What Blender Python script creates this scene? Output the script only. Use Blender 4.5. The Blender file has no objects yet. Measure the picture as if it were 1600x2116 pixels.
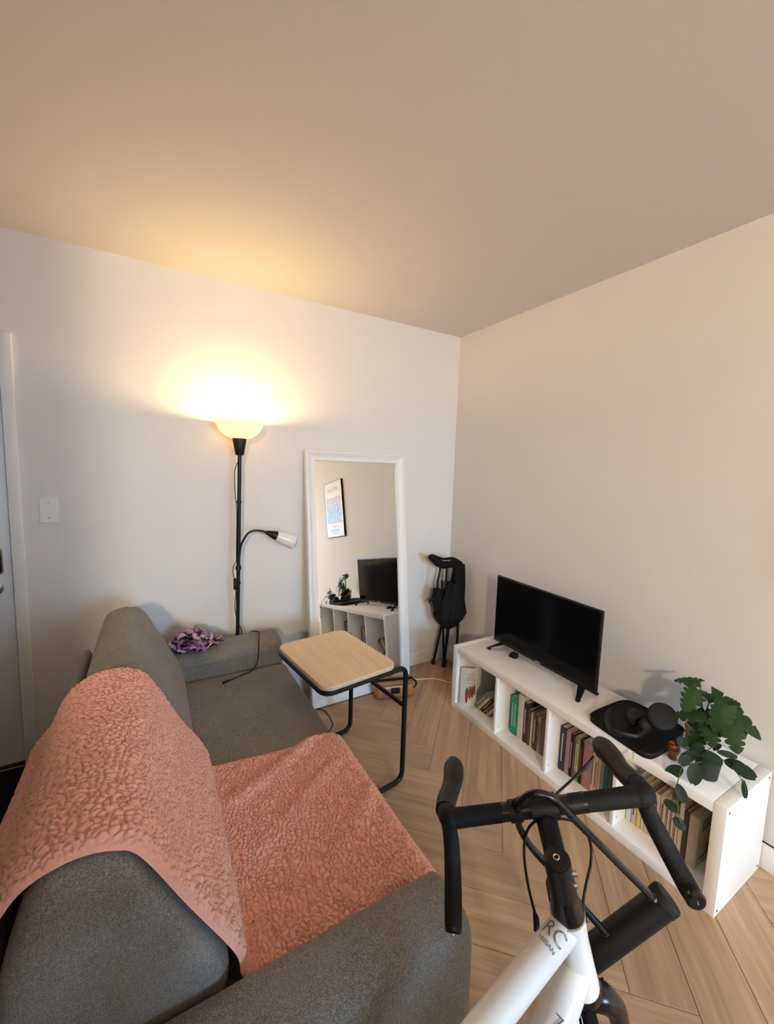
import bpy, bmesh, math, random
import numpy as np
from mathutils import Vector, Matrix, Euler

random.seed(7)
RNG = np.random.default_rng(7)
SC = bpy.context.scene
COL = SC.collection

# ------------------------------------------------------------------ camera
CAM_LOC = (-2.0979, -2.56539, 1.55073)
CAM_ROT = (1.46447, -0.03113, -0.52339)
F_PX = 843.2                     # focal length for the 1600 x 2116 frame
cam_data = bpy.data.cameras.new('camera')
cam_data.sensor_fit = 'VERTICAL'
cam_data.sensor_height = 36.0
cam_data.lens = 36.0 * F_PX / 2116.0
cam_data.clip_start = 0.02
cam = bpy.data.objects.new('camera', cam_data)
cam.location = CAM_LOC
cam.rotation_euler = CAM_ROT
COL.objects.link(cam)
SC.camera = cam

# ------------------------------------------------------------------ room size
H = 2.571                        # ceiling height
XL, YF = -4.4, -6.2              # left wall, front (window) wall
WIN = (-1.80, -0.45, 0.90, 2.05)  # window x0 x1 z0 z1

# ------------------------------------------------------------------ world, daylight, exposure
world = bpy.data.worlds.new('world')
SC.world = world
world.use_nodes = True
wn = world.node_tree.nodes['Background']
wn.inputs[0].default_value = (0.75, 0.87, 1.0, 1)
wn.inputs[1].default_value = 1.6
ld = bpy.data.lights.new('window_daylight', 'AREA')
ld.shape = 'RECTANGLE'
ld.size, ld.size_y = WIN[1] - WIN[0], WIN[3] - WIN[2]
ld.energy = 38.0
ld.color = (0.36, 0.66, 1.0)
lo = bpy.data.objects.new('window_daylight', ld)
lo.location = ((WIN[0] + WIN[1]) / 2, YF - 0.16, (WIN[2] + WIN[3]) / 2)
lo.rotation_euler = (math.radians(68), 0, 0)
ld.spread = math.radians(90)
COL.objects.link(lo)
SC.view_settings.view_transform = 'Standard'
SC.view_settings.look = 'None'
SC.view_settings.gamma = 1.0
SC.view_settings.use_curve_mapping = False
SC.view_settings.exposure = 0.54
SC.cycles.max_bounces = 8
SC.cycles.diffuse_bounces = 5
SC.cycles.use_light_tree = False
SC.cycles.use_denoising = True
SC.cycles.use_adaptive_sampling = True
SC.cycles.adaptive_threshold = 0.04
SC.cycles.transparent_max_bounces = 12
SC.cycles.sample_clamp_indirect = 4.0
SC.cycles.blur_glossy = 0.5

# ------------------------------------------------------------------ pixel -> world helper (for authoring)
_R = np.array(Euler(CAM_ROT, 'XYZ').to_matrix())
def ray(x, y):
    return _R @ np.array([(x - 800) / F_PX, -(y - 1058) / F_PX, -1.0])
def at(x, y, ax, v):
    """point where the sight line of photo pixel (x, y) meets the plane ax = v; ax 'd' is a distance along the optical axis"""
    d = ray(x, y)
    c = np.array(CAM_LOC)
    if ax == 'd':
        return c + v * d
    i = 'xyz'.index(ax)
    return c + d * (v - c[i]) / d[i]

# ------------------------------------------------------------------ materials
MATS = {}
def srgb(r, g, b):
    f = lambda c: ((c / 255 + 0.055) / 1.055) ** 2.4 if c / 255 > 0.04045 else c / 255 / 12.92
    return (f(r), f(g), f(b))
def _mix(nt, fac, a, b, blend='MIX'):
    m = nt.nodes.new('ShaderNodeMix'); m.data_type = 'RGBA'; m.blend_type = blend
    if isinstance(fac, (int, float)): m.inputs[0].default_value = fac
    else: nt.links.new(fac, m.inputs[0])
    for s, v in ((m.inputs[6], a), (m.inputs[7], b)):
        if isinstance(v, tuple): s.default_value = (*v[:3], 1)
        else: nt.links.new(v, s)
    return m.outputs[2]
def _noise(nt, vec, scale, detail=3, rough=.55):
    n = nt.nodes.new('ShaderNodeTexNoise')
    n.inputs['Scale'].default_value = scale; n.inputs['Detail'].default_value = detail
    n.inputs['Roughness'].default_value = rough
    if vec is not None: nt.links.new(vec, n.inputs['Vector'])
    return n.outputs['Fac']
def _ramp(nt, fac, *stops):
    r = nt.nodes.new('ShaderNodeValToRGB')
    e = r.color_ramp.elements
    while len(e) < len(stops): e.new(.5)
    for k, (p, c) in enumerate(stops):
        e[k].position = p; e[k].color = (*c, 1) if isinstance(c, tuple) else (c, c, c, 1)
    nt.links.new(fac, r.inputs[0])
    return r.outputs[0]
def _bump(nt, h, dist, strength=1.0):
    b = nt.nodes.new('ShaderNodeBump')
    b.inputs['Strength'].default_value = strength; b.inputs['Distance'].default_value = dist
    nt.links.new(h, b.inputs['Height'])
    return b.outputs[0]
def _coords(nt, scale=(1, 1, 1), kind='Object'):
    t = nt.nodes.new('ShaderNodeTexCoord'); m = nt.nodes.new('ShaderNodeMapping')
    m.inputs['Scale'].default_value = scale
    nt.links.new(t.outputs[kind], m.inputs[0])
    return m.outputs[0]
def mat(name, col, rough=.5, metal=0., var=0., vscale=30., bump=0., bscale=200., spec=.5, emit=None, estr=0., trans=0., ior=1.45, coat=0., sheen=0.):
    if name in MATS: return MATS[name]
    m = bpy.data.materials.new(name); m.use_nodes = True
    nt = m.node_tree; b = nt.nodes['Principled BSDF']
    b.inputs['Base Color'].default_value = (*col, 1)
    b.inputs['Roughness'].default_value = rough
    b.inputs['Metallic'].default_value = metal
    b.inputs['Specular IOR Level'].default_value = spec
    b.inputs['IOR'].default_value = ior
    if trans: b.inputs['Transmission Weight'].default_value = trans
    if coat: b.inputs['Coat Weight'].default_value = coat; b.inputs['Coat Roughness'].default_value = .08
    if sheen: b.inputs['Sheen Weight'].default_value = sheen; b.inputs['Sheen Roughness'].default_value = .4
    if emit: b.inputs['Emission Color'].default_value = (*emit, 1); b.inputs['Emission Strength'].default_value = estr
    if var or bump: v = _coords(nt)
    if var:
        n = _noise(nt, v, vscale, 4)
        lo_, hi_ = tuple(max(0, c * (1 - var)) for c in col), tuple(min(1, c * (1 + var)) for c in col)
        nt.links.new(_ramp(nt, n, (.3, lo_), (.7, hi_)), b.inputs['Base Color'])
    if bump:
        nt.links.new(_bump(nt, _noise(nt, v, bscale, 3), bump), b.inputs['Normal'])
    MATS[name] = m
    return m

M_WALL = mat('wall_paint', (.73, .715, .70), .7, var=.012, vscale=3, bump=.0006, bscale=260, spec=.25)
M_CEIL = mat('ceiling_paint', (.70, .685, .665), .8, bump=.0006, bscale=220, spec=.2)
M_TRIM = mat('trim_paint', (.80, .80, .80), .38, bump=.0003, bscale=90, spec=.4)
M_DOOR = mat('door_paint', (.74, .75, .77), .42, var=.03, vscale=5, spec=.4)
M_LACQ = mat('white_lacquer', (.90, .885, .855), .42, var=.015, vscale=8, spec=.4)
M_BLACKM = mat('black_steel', (.007, .007, .0075), .40, var=.2, vscale=60, spec=.35)
M_BLACKP = mat('black_plastic', (.007, .007, .0075), .45, bump=.0002, bscale=500, spec=.28)
M_BLACKF = mat('black_nylon', (.006, .006, .0065), .75, bump=.0006, bscale=700, spec=.18)
M_CHROME = mat('chrome', (.75, .75, .74), .18, 1.0, var=.05, vscale=40)
M_RUBBER = mat('black_rubber', (.010, .010, .010), .7, spec=.25, bump=.0004, bscale=300)

def fabric(name, a, b, scale=420, bump=.0012):
    m = bpy.data.materials.new(name); m.use_nodes = True
    nt = m.node_tree; p = nt.nodes['Principled BSDF']
    v = _coords(nt)
    n1 = _noise(nt, v, scale, 2, .7); n2 = _noise(nt, v, scale * .35, 3, .7); n3 = _noise(nt, _coords(nt, (1, 1, 1)), 6, 3)
    c = _mix(nt, _ramp(nt, n1, (.38, 0.), (.62, 1.)), a, b)
    c = _mix(nt, _ramp(nt, n2, (.4, 0.), (.7, .55)), c, tuple(x * .7 for x in a))
    c = _mix(nt, _ramp(nt, n3, (.3, 0.), (.7, .25)), c, b)
    nt.links.new(c, p.inputs['Base Color'])
    p.inputs['Roughness'].default_value = .9; p.inputs['Specular IOR Level'].default_value = .15
    p.inputs['Sheen Weight'].default_value = .15
    nt.links.new(_bump(nt, n1, bump), p.inputs['Normal'])
    MATS[name] = m
    return m
M_SOFA = fabric('grey_melange', (.11, .102, .090), (.34, .32, .285))

def wood(name, dark, light, along, grain=(1.5, 26, 26), rough=.45, rnd=.0, coat=0., bump=.0004):
    m = bpy.data.materials.new(name); m.use_nodes = True
    nt = m.node_tree; p = nt.nodes['Principled BSDF']
    sc = {'x': grain, 'y': (grain[1], grain[0], grain[2])}[along]
    v = _coords(nt, sc)
    inf = nt.nodes.new('ShaderNodeObjectInfo')
    add = nt.nodes.new('ShaderNodeVectorMath'); add.operation = 'ADD'
    mul = nt.nodes.new('ShaderNodeVectorMath'); mul.operation = 'SCALE'
    comb = nt.nodes.new('ShaderNodeCombineXYZ')
    for i in range(3): nt.links.new(inf.outputs['Random'], comb.inputs[i])
    nt.links.new(comb.outputs[0], mul.inputs[0]); mul.inputs['Scale'].default_value = 47.0
    nt.links.new(v, add.inputs[0]); nt.links.new(mul.outputs[0], add.inputs[1])
    v = add.outputs[0]
    n = _noise(nt, v, 1.0, 6, .62)
    c = _ramp(nt, n, (.3, dark), (.68, light))
    v2 = _coords(nt, tuple(s * 4 for s in sc))
    c = _mix(nt, _ramp(nt, _noise(nt, v2, 1.0, 3), (.45, 0.), (.75, .35)), c, tuple(x * .72 for x in dark))
    if rnd:
        r = _ramp(nt, inf.outputs['Random'], (0., 1 - rnd), (1., 1 + rnd))
        c = _mix(nt, 1.0, c, r, 'MULTIPLY')
    nt.links.new(c, p.inputs['Base Color'])
    p.inputs['Roughness'].default_value = rough
    p.inputs['Specular IOR Level'].default_value = .35
    nt.links.new(_bump(nt, n, bump), p.inputs['Normal'])
    MATS[name] = m
    return m
M_PLANK = wood('oak_plank', (.38, .235, .132), (.55, .37, .222), 'x', rnd=.10, rough=.5)
M_BIRCH = wood('birch_veneer', (.80, .56, .32), (.90, .68, .43), 'y', grain=(1.2, 14, 14), rough=.35, bump=.0001)

# ------------------------------------------------------------------ objects and mesh helpers
BASE = {}
def tag(o, label=None, cat=None, group=None, kind=None):
    if label: o['label'] = label
    if cat: o['category'] = cat
    if group: o['group'] = group
    if kind: o['kind'] = kind
    return o
def thing(name, loc, label, cat, group=None):
    o = bpy.data.objects.new(name, None)
    o.empty_display_size = .05
    COL.objects.link(o)
    o.location = tuple(float(a) for a in loc)
    BASE[o] = np.array(loc, float)
    return tag(o, label, cat, group)
def link(name, me, parent=None):
    o = bpy.data.objects.new(name, me)
    COL.objects.link(o)
    if parent is not None:
        o.parent = parent; BASE[o] = BASE[parent]
    return o

class MB:
    """collects shapes (world coordinates) and builds them as one mesh object"""
    def __init__(s): s.v = []; s.f = []; s.n = 0
    def add(s, vs, fs):
        vs = [tuple(float(c) for c in p) for p in vs]
        s.v += vs; s.f += [tuple(i + s.n for i in f) for f in fs]; s.n += len(vs)
        return s
    def bm(s, b):
        b.verts.ensure_lookup_table(); b.verts.index_update()
        s.add([v.co[:] for v in b.verts], [[v.index for v in f.verts] for f in b.faces]); b.free()
        return s
    def box(s, lo, hi, bev=0., seg=2, M=None):
        b = bmesh.new(); bmesh.ops.create_cube(b, size=1)
        lo, hi = np.array(lo, float), np.array(hi, float); c, d = (lo + hi) / 2, hi - lo
        for v in b.verts: v.co = Vector(c) + Vector(np.array(v.co) * d)
        if bev: bmesh.ops.bevel(b, geom=list(b.edges) + list(b.verts), offset=min(bev, min(d) * .49), segments=seg, profile=.5, affect='EDGES')
        if M is not None: b.transform(M)
        return s.bm(b)
    def tube(s, pts, r, n=10, smooth=0, caps=True, closed=False, squash=None):
        P = [np.array(p, float) for p in pts]
        R = list(r) if hasattr(r, '__len__') else [r] * len(P)
        if smooth:
            Q, S = [], []
            m = len(P); rng = range(m if closed else m - 1)
            for i in rng:
                g = (lambda k: P[k % m]) if closed else (lambda k: P[min(max(k, 0), m - 1)])
                gr = (lambda k: R[k % m]) if closed else (lambda k: R[min(max(k, 0), m - 1)])
                for t in np.linspace(0, 1, smooth, endpoint=False):
                    a, b_, c, d = g(i - 1), g(i), g(i + 1), g(i + 2)
                    Q.append(.5 * (2 * b_ + (c - a) * t + (2 * a - 5 * b_ + 4 * c - d) * t * t + (3 * b_ - a - 3 * c + d) * t ** 3))
                    S.append(gr(i) * (1 - t) + gr(i + 1) * t)
            if not closed: Q.append(P[-1]); S.append(R[-1])
            P, R = Q, S
        m = len(P)
        T = []
        for i in range(m):
            a = P[(i - 1) % m] if closed or i else P[0]
            b_ = P[(i + 1) % m] if closed or i < m - 1 else P[-1]
            t = b_ - a; T.append(t / (np.linalg.norm(t) + 1e-12))
        u = np.cross(T[0], [0, 0, 1.])
        if np.linalg.norm(u) < .1: u = np.cross(T[0], [0, 1., 0])
        u /= np.linalg.norm(u)
        vs = []
        for i in range(m):
            u = u - T[i] * (u @ T[i]); u /= np.linalg.norm(u); w = np.cross(T[i], u)
            q = squash[min(i, len(squash) - 1)] if squash is not None and hasattr(squash, '__len__') else (squash or 1)
            for k in range(n):
                a = 2 * math.pi * k / n
                vs.append(P[i] + R[i] * (math.cos(a) * u + math.sin(a) * w * q))
        fs = []
        for i in range(m if closed else m - 1):
            j = (i + 1) % m
            for k in range(n):
                fs.append((i * n + k, i * n + (k + 1) % n, j * n + (k + 1) % n, j * n + k))
        if caps and not closed:
            fs.append(tuple(range(n - 1, -1, -1))); fs.append(tuple((m - 1) * n + k for k in range(n)))
        return s.add(vs, fs)
    def lathe(s, prof, o=(0, 0, 0), n=32, ax=None, sq=1.):
        """profile [(r, h)] turned about the axis ax through o"""
        z = np.array(ax if ax is not None else (0, 0, 1), float); z /= np.linalg.norm(z)
        x = np.cross(z, [0, 1, 0]) if abs(z[1]) < .9 else np.cross(z, [1, 0, 0]); x /= np.linalg.norm(x); y = np.cross(z, x)
        o = np.array(o, float); vs = []; fs = []
        for r, h in prof:
            for k in range(n):
                a = 2 * math.pi * k / n
                vs.append(o + z * h + max(r, 1e-5) * (math.cos(a) * x + sq * math.sin(a) * y))
        for i in range(len(prof) - 1):
            for k in range(n):
                fs.append((i * n + k, i * n + (k + 1) % n, (i + 1) * n + (k + 1) % n, (i + 1) * n + k))
        fs.append(tuple(range(n - 1, -1, -1))); fs.append(tuple((len(prof) - 1) * n + k for k in range(n)))
        return s.add(vs, fs)
    def prism(s, poly, f0, f1):
        """poly: 2-D points; f0, f1 map a 2-D point to the two end faces"""
        k = len(poly)
        vs = [f0(p) for p in poly] + [f1(p) for p in poly]
        fs = [tuple(range(k - 1, -1, -1)), tuple(range(k, 2 * k))] + [(i, (i + 1) % k, k + (i + 1) % k, k + i) for i in range(k)]
        return s.add(vs, fs)
    def grid(s, G, closed=False):
        G = np.asarray(G); a, b = G.shape[:2]
        fs = []
        for i in range(a - 1):
            for j in range(b if closed else b - 1):
                fs.append((i * b + j, i * b + (j + 1) % b, (i + 1) * b + (j + 1) % b, (i + 1) * b + j))
        return s.add(G.reshape(-1, 3), fs)
    def build(s, name, m, parent=None, smooth=True, angle=40, origin=None):
        V = np.array(s.v)
        o0 = BASE[parent] if parent is not None else (np.array(origin, float) if origin is not None else np.array([(V[:, 0].min() + V[:, 0].max()) / 2, (V[:, 1].min() + V[:, 1].max()) / 2, V[:, 2].min()]))
        me = bpy.data.meshes.new(name)
        me.from_pydata((V - o0).tolist(), [], s.f)
        b = bmesh.new(); b.from_mesh(me)
        bmesh.ops.recalc_face_normals(b, faces=b.faces)
        if smooth:
            ca = math.radians(angle)
            for f in b.faces: f.smooth = True
            for e in b.edges:
                e.smooth = len(e.link_faces) == 2 and e.calc_face_angle(0) < ca
        b.to_mesh(me); b.free()
        me.materials.append(m)
        o = link(name, me, parent)
        if parent is None: o.location = tuple(o0); BASE[o] = o0
        return o
def B(name, lo, hi, m, parent=None, bev=.002, M=None):
    return MB().box(lo, hi, bev, M=M).build(name, m, parent, smooth=bool(bev))

def rrect(x0, y0, x1, y1, r, n=6):
    pts = []
    for cx, cy, a0 in ((x1 - r, y1 - r, 0), (x0 + r, y1 - r, 90), (x0 + r, y0 + r, 180), (x1 - r, y0 + r, 270)):
        for k in range(n + 1):
            a = math.radians(a0 + 90 * k / n); pts.append((cx + r * math.cos(a), cy + r * math.sin(a)))
    return pts
def smooth_poly(P, sub=5):
    P = [np.array(p, float) for p in P]; n = len(P); out = []
    for i in range(n):
        a, b, c, d = P[(i - 1) % n], P[i], P[(i + 1) % n], P[(i + 2) % n]
        for t in np.linspace(0, 1, sub, endpoint=False):
            out.append(.5 * (2 * b + (c - a) * t + (2 * a - 5 * b + 4 * c - d) * t * t + (3 * b - a - 3 * c + d) * t ** 3))
    return out
def chaikin(P, k=2):
    P = [np.array(p, float) for p in P]
    for _ in range(k):
        Q = []
        for i in range(len(P)):
            a, b = P[i], P[(i + 1) % len(P)]
            Q += [a * .75 + b * .25, a * .25 + b * .75]
        P = Q
    return P
def soft_prism(poly, t0, t1, place, r=.03, n=5, mid=14, puff=0.):
    """a prism with rounded ends: poly 2-D outline, extruded from t0 to t1; place((a, b), t) -> xyz"""
    P = np.array(poly, float); k = len(P)
    area = .5 * sum(P[i][0] * P[(i + 1) % k][1] - P[(i + 1) % k][0] * P[i][1] for i in range(k))
    T = np.roll(P, -1, 0) - np.roll(P, 1, 0); T /= np.linalg.norm(T, axis=1)[:, None] + 1e-12
    N = np.stack([T[:, 1], -T[:, 0]], 1) * (1 if area > 0 else -1)
    rows = []
    for i in range(n + 1):
        a = math.pi / 2 * i / n; rows.append((t0 + r * (1 - math.sin(a)) if t1 > t0 else t0 - r * (1 - math.sin(a)), r * (1 - math.cos(a))))
    first = [(t0 + (r * (1 - math.cos(math.pi / 2 * i / n))) * (1 if t1 > t0 else -1), r * (1 - math.sin(math.pi / 2 * i / n))) for i in range(n + 1)]
    last = [(t1 - (t - t0), ins) for t, ins in reversed(first)]
    seq = first + [(first[-1][0] + (last[0][0] - first[-1][0]) * j / mid, -puff * math.sin(math.pi * j / mid)) for j in range(1, mid)] + last
    mid_, half = (P.min(0) + P.max(0)) / 2, (P.max(0) - P.min(0)) / 2
    inset = lambda d: mid_ + (P - mid_) * (1 - d / half)
    vs = []
    for t, ins in seq:
        Q = inset(ins)
        vs += [place(q, t) for q in Q]
    m = len(seq)
    fs = []
    for i in range(m - 1):
        for j in range(k):
            fs.append((i * k + j, i * k + (j + 1) % k, (i + 1) * k + (j + 1) % k, (i + 1) * k + j))
    h2 = k // 2                                            # end caps: rings shrinking towards a medial line
    for row, t in ((0, seq[0][0]), (m - 1, seq[-1][0])):
        prev = row * k; Q0 = inset(seq[row][1])
        c1, c2 = P.mean(0), P.mean(0)
        for q in (.7, .4, .12):
            b0 = len(vs); vs += [place(c1 + (p - c1) * q, t) for p in Q0]
            fs += [(prev + j, prev + (j + 1) % k, b0 + (j + 1) % k, b0 + j) for j in range(k)]; prev = b0
        fs.append(tuple(prev + j for j in range(k)))
    return MB().add(vs, fs)
def text_mesh(name, txt, size, m, O, ex, ey, parent, depth=.0004, align='CENTER', width=None):
    """flat lettering: O centre, ex reading direction, ey letter up"""
    cu = bpy.data.curves.new(name, 'FONT'); cu.body = txt; cu.size = size; cu.extrude = depth; cu.align_x = align; cu.align_y = 'CENTER'
    to = bpy.data.objects.new(name + '_curve', cu); COL.objects.link(to)
    dg = bpy.context.evaluated_depsgraph_get(); dg.update()
    me = bpy.data.meshes.new_from_object(to.evaluated_get(dg))
    COL.objects.unlink(to); bpy.data.objects.remove(to); bpy.data.curves.remove(cu)
    ex, ey = np.array(ex, float), np.array(ey, float); ex /= np.linalg.norm(ex); ey = ey - ex * (ey @ ex); ey /= np.linalg.norm(ey); ez = np.cross(ex, ey)
    k = 1.
    if width:
        xs = [v.co.x for v in me.vertices]; k = width / (max(xs) - min(xs))
    o0 = BASE[parent]
    for v in me.vertices:
        p = np.array(O) + ex * v.co.x * k + ey * v.co.y + ez * v.co.z - o0
        v.co = p
    me.materials.clear(); me.materials.append(m)
    return link(name, me, parent)
# ================================================================== the setting
def struct(o): o['kind'] = 'structure'; return o
def wall(name, boxes, m):
    b = MB()
    for lo, hi in boxes: b.box(lo, hi)
    return struct(b.build(name, m, smooth=False))
DX0, DX1, DZ = -3.50, -2.683, 2.05         # door opening
wall('wall_back', [((XL - .12, 0, 0), (DX0, .12, H)), ((DX0, 0, DZ), (DX1, .12, H)), ((DX1, 0, 0), (.12, .12, H))], M_WALL)
wall('wall_right', [((0, YF - .12, 0), (.12, 0, H))], M_WALL)
wall('wall_left', [((XL - .12, YF - .12, 0), (XL, 0, H))], M_WALL)
wall('wall_front', [((XL, YF - .12, 0), (WIN[0], YF, H)), ((WIN[1], YF - .12, 0), (0, YF, H)),
                    ((WIN[0], YF - .12, 0), (WIN[1], YF, WIN[2])), ((WIN[0], YF - .12, WIN[3]), (WIN[1], YF, H))], M_WALL)
wall('wall_added_shade', [((XL, -3.05, 0), (-2.86, -2.95, H)), ((-2.86, -3.05, 0), (-1.95, -2.95, 1.45)), ((-1.95, -3.05, 0), (-1.30, -2.95, .74))], M_WALL)      # added wall behind the camera, stepped to shade near sofa and back-wall left
wall('ceiling', [((XL - .12, YF - .12, H), (.12, .12, H + .1))], M_CEIL)

# floor: oak planks laid in a 45 degree herringbone
M_SUB = mat('floor_joint', (.11, .07, .045), .9, var=.1)
fl = struct(MB().box((XL - .12, YF - .12, -.05), (.12, .12, -.006)).build('floor', M_SUB, smooth=False))
PW, PL = .1825, .9125
S0, T0 = -1.332, -.2605
r2 = math.sqrt(.5)
def clip(poly, n, c):
    out = []
    for i in range(len(poly)):
        a, b = poly[i], poly[(i + 1) % len(poly)]
        da, db = a[0] * n[0] + a[1] * n[1] - c, b[0] * n[0] + b[1] * n[1] - c
        if da <= 0: out.append(a)
        if (da < 0 < db) or (db < 0 < da):
            t = da / (da - db); out.append((a[0] + (b[0] - a[0]) * t, a[1] + (b[1] - a[1]) * t))
    return out
def plank(s0, s1, t0, t1, along_s):
    g = .0008
    st = [(s0 + g, t0 + g), (s1 - g, t0 + g), (s1 - g, t1 - g), (s0 + g, t1 - g)]
    xy = [(r2 * (s - t), r2 * (s + t)) for s, t in st]      # s = (x+y)/sqrt2, t = (y-x)/sqrt2
    for n, c in (((1, 0), -.001), ((-1, 0), -XL - .001), ((0, 1), -.001), ((0, -1), -YF - .001)):
        xy = clip(xy, n, c)
        if len(xy) < 3: return
    cs, ct = (s0 + s1) / 2, (t0 + t1) / 2
    C0 = (r2 * (cs - ct), r2 * (cs + ct))
    ang = math.radians(45 if along_s else 135)
    ca, sa = math.cos(-ang), math.sin(-ang)
    loc = [((x - C0[0]) * ca - (y - C0[1]) * sa, (x - C0[0]) * sa + (y - C0[1]) * ca) for x, y in xy]
    k = len(loc); e = .0012
    cx, cy = sum(p[0] for p in loc) / k, sum(p[1] for p in loc) / k
    ins = [(p[0] - math.copysign(min(e, abs(p[0] - cx)), p[0] - cx), p[1] - math.copysign(min(e, abs(p[1] - cy)), p[1] - cy)) for p in loc]
    vs = [(x, y, -.006) for x, y in loc] + [(x, y, -.0011) for x, y in loc] + [(x, y, 0) for x, y in ins]
    fs = [tuple(range(k - 1, -1, -1)), tuple(range(2 * k, 3 * k))]
    for i in range(k):
        j = (i + 1) % k
        fs += [(i, j, k + j, k + i), (k + i, k + j, 2 * k + j, 2 * k + i)]
    me = bpy.data.meshes.new('plank'); me.from_pydata(vs, [], fs); me.materials.append(M_PLANK)
    o = link('plank', me, fl)
    fb = BASE[fl]
    o.location = (C0[0] - fb[0], C0[1] - fb[1], 0 - fb[2]); o.rotation_euler = (0, 0, ang)
for a in range(-60, 61):
    for b in range(-9, 10):
        s, t = S0 + a * PW + b * -PL, T0 + a * PW + b * PL
        x, y = r2 * (s - t), r2 * (s + t)
        if not (XL - 1.5 < x < 1.5 and YF - 1.5 < y < 1.5): continue
        plank(s, s + PL, t, t + PW, True)
        plank(s, s + PW, t + PW, t + PW + PL, False)

# baseboards
BBH, BBT = .112, .013
def baseboard(name, lo, hi): struct(MB().box(lo, hi, .004).build(name, M_TRIM))
baseboard('baseboard_back', (-2.631, -BBT, 0), (-BBT, 0, BBH))
baseboard('baseboard_right', (-BBT, YF, 0), (0, 0, BBH))
baseboard('baseboard_left', (XL, YF, 0), (XL + BBT, 0, BBH))
baseboard('baseboard_front', (XL + BBT, YF, 0), (-BBT, YF + BBT, BBH))

# entrance door with casing, knob and deadbolt
door = struct(MB().box((DX0 + .004, .002, .018), (DX1 - .005, .042, DZ - .005), .002).build('door_1', M_DOOR))
DB = door
MB().lathe([(.0, 0), (.032, 0), (.032, .006), (.012, .010), (.012, .03), (.020, .034), (.028, .048), (.027, .062), (.016, .070), (0, .072)], (-2.752, .002, .925), 28, (0, -1, 0)).build('door_knob', M_CHROME, DB)
MB().prism(rrect(-2.800, .995, -2.722, 1.115, .014), lambda p: (p[0], .004, p[1]), lambda p: (p[0], -.014, p[1])).build('deadbolt_plate', M_BLACKP, DB)
MB().prism(rrect(-2.806, .989, -2.7165, 1.121, .018), lambda p: (p[0], .004, p[1]), lambda p: (p[0], -.006, p[1])).build('deadbolt_rim', M_CHROME, DB)
M_GAP = mat('door_gap_seal', (.03, .03, .035), .8, var=.1)
B('weather_seal', (DX1 - .006, .012, 0), (DX1 + .001, .06, DZ), M_GAP, DB, 0)
B('threshold', (DX0, -.004, 0), (DX1, .06, .016), M_GAP, DB, .002)
def casing(name, lo, hi):
    struct(MB().box(lo, hi, .006, 3).build(name, M_TRIM))
casing('trim_1', (DX1, -.02, 0), (-2.632, 0, DZ + .063))
casing('trim_2', (DX0 - .05, -.02, 0), (DX0, 0, DZ + .063))
casing('trim_3', (DX0, -.0195, DZ), (DX1, 0, DZ + .0625))

# window in the front wall (behind the camera): frame, mullion, sash panes, sill
wx0, wx1, wz0, wz1 = WIN
M_PANE = bpy.data.materials.new('window_glass'); M_PANE.use_nodes = True
nt = M_PANE.node_tree; nt.nodes.clear()
out = nt.nodes.new('ShaderNodeOutputMaterial'); tr = nt.nodes.new('ShaderNodeBsdfTransparent'); gl = nt.nodes.new('ShaderNodeBsdfGlossy')
gl.inputs['Roughness'].default_value = .02; mx = nt.nodes.new('ShaderNodeMixShader'); mx.inputs[0].default_value = .06
nt.links.new(tr.outputs[0], mx.inputs[1]); nt.links.new(gl.outputs[0], mx.inputs[2]); nt.links.new(mx.outputs[0], out.inputs[0])
f = MB()
for lo, hi in (((wx0, YF - .1, wz0), (wx0 + .05, YF - .03, wz1)), ((wx1 - .05, YF - .1, wz0), (wx1, YF - .03, wz1)),
               ((wx0 + .05, YF - .1, wz0), (wx1 - .05, YF - .03, wz0 + .05)), ((wx0 + .05, YF - .1, wz1 - .05), (wx1 - .05, YF - .03, wz1))):
    f.box(lo, hi, .004)
win = struct(f.build('window_1', M_TRIM))
xm = (wx0 + wx1) / 2
B('mullion', (xm - .025, YF - .095, wz0 + .05), (xm + .025, YF - .035, wz1 - .05), M_TRIM, win, .003)
B('pane', (wx0 + .05, YF - .068, wz0 + .05), (xm - .025, YF - .064, wz1 - .05), M_PANE, win, 0)
B('pane', (xm + .025, YF - .068, wz0 + .05), (wx1 - .05, YF - .064, wz1 - .05), M_PANE, win, 0)
B('window_sill', (wx0 - .04, YF - .03, wz0 - .025), (wx1 + .04, YF + .06, wz0), M_TRIM, win, .005)

# globe lamp hanging from the kitchen ceiling beyond the added shading wall
GL = (-3.30, -5.60, 2.38)
g = thing('ceiling_lamp', (GL[0], GL[1], H), 'round glowing globe lamp hanging from the kitchen ceiling beyond the added shading wall', 'lamp')
M_GLOBE = mat('lit_opal_globe', (.9, .85, .75), .4, emit=(1.0, .83, .60), estr=375.0)
MB().lathe([(0, -.13)] + [(.13 * math.sin(math.pi * k / 14), -.13 * math.cos(math.pi * k / 14)) for k in range(1, 14)] + [(0, .13)], GL, 28).build('globe', M_GLOBE, g)
MB().tube([(GL[0], GL[1], GL[2] + .125), (GL[0], GL[1], H - .02)], .004, 8).build('cord', M_BLACKP, g)
MB().lathe([(.0, 0), (.05, 0), (.055, .02), (0, .025)], (GL[0], GL[1], H - .027), 24).build('ceiling_rose', M_TRIM, g)

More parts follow.
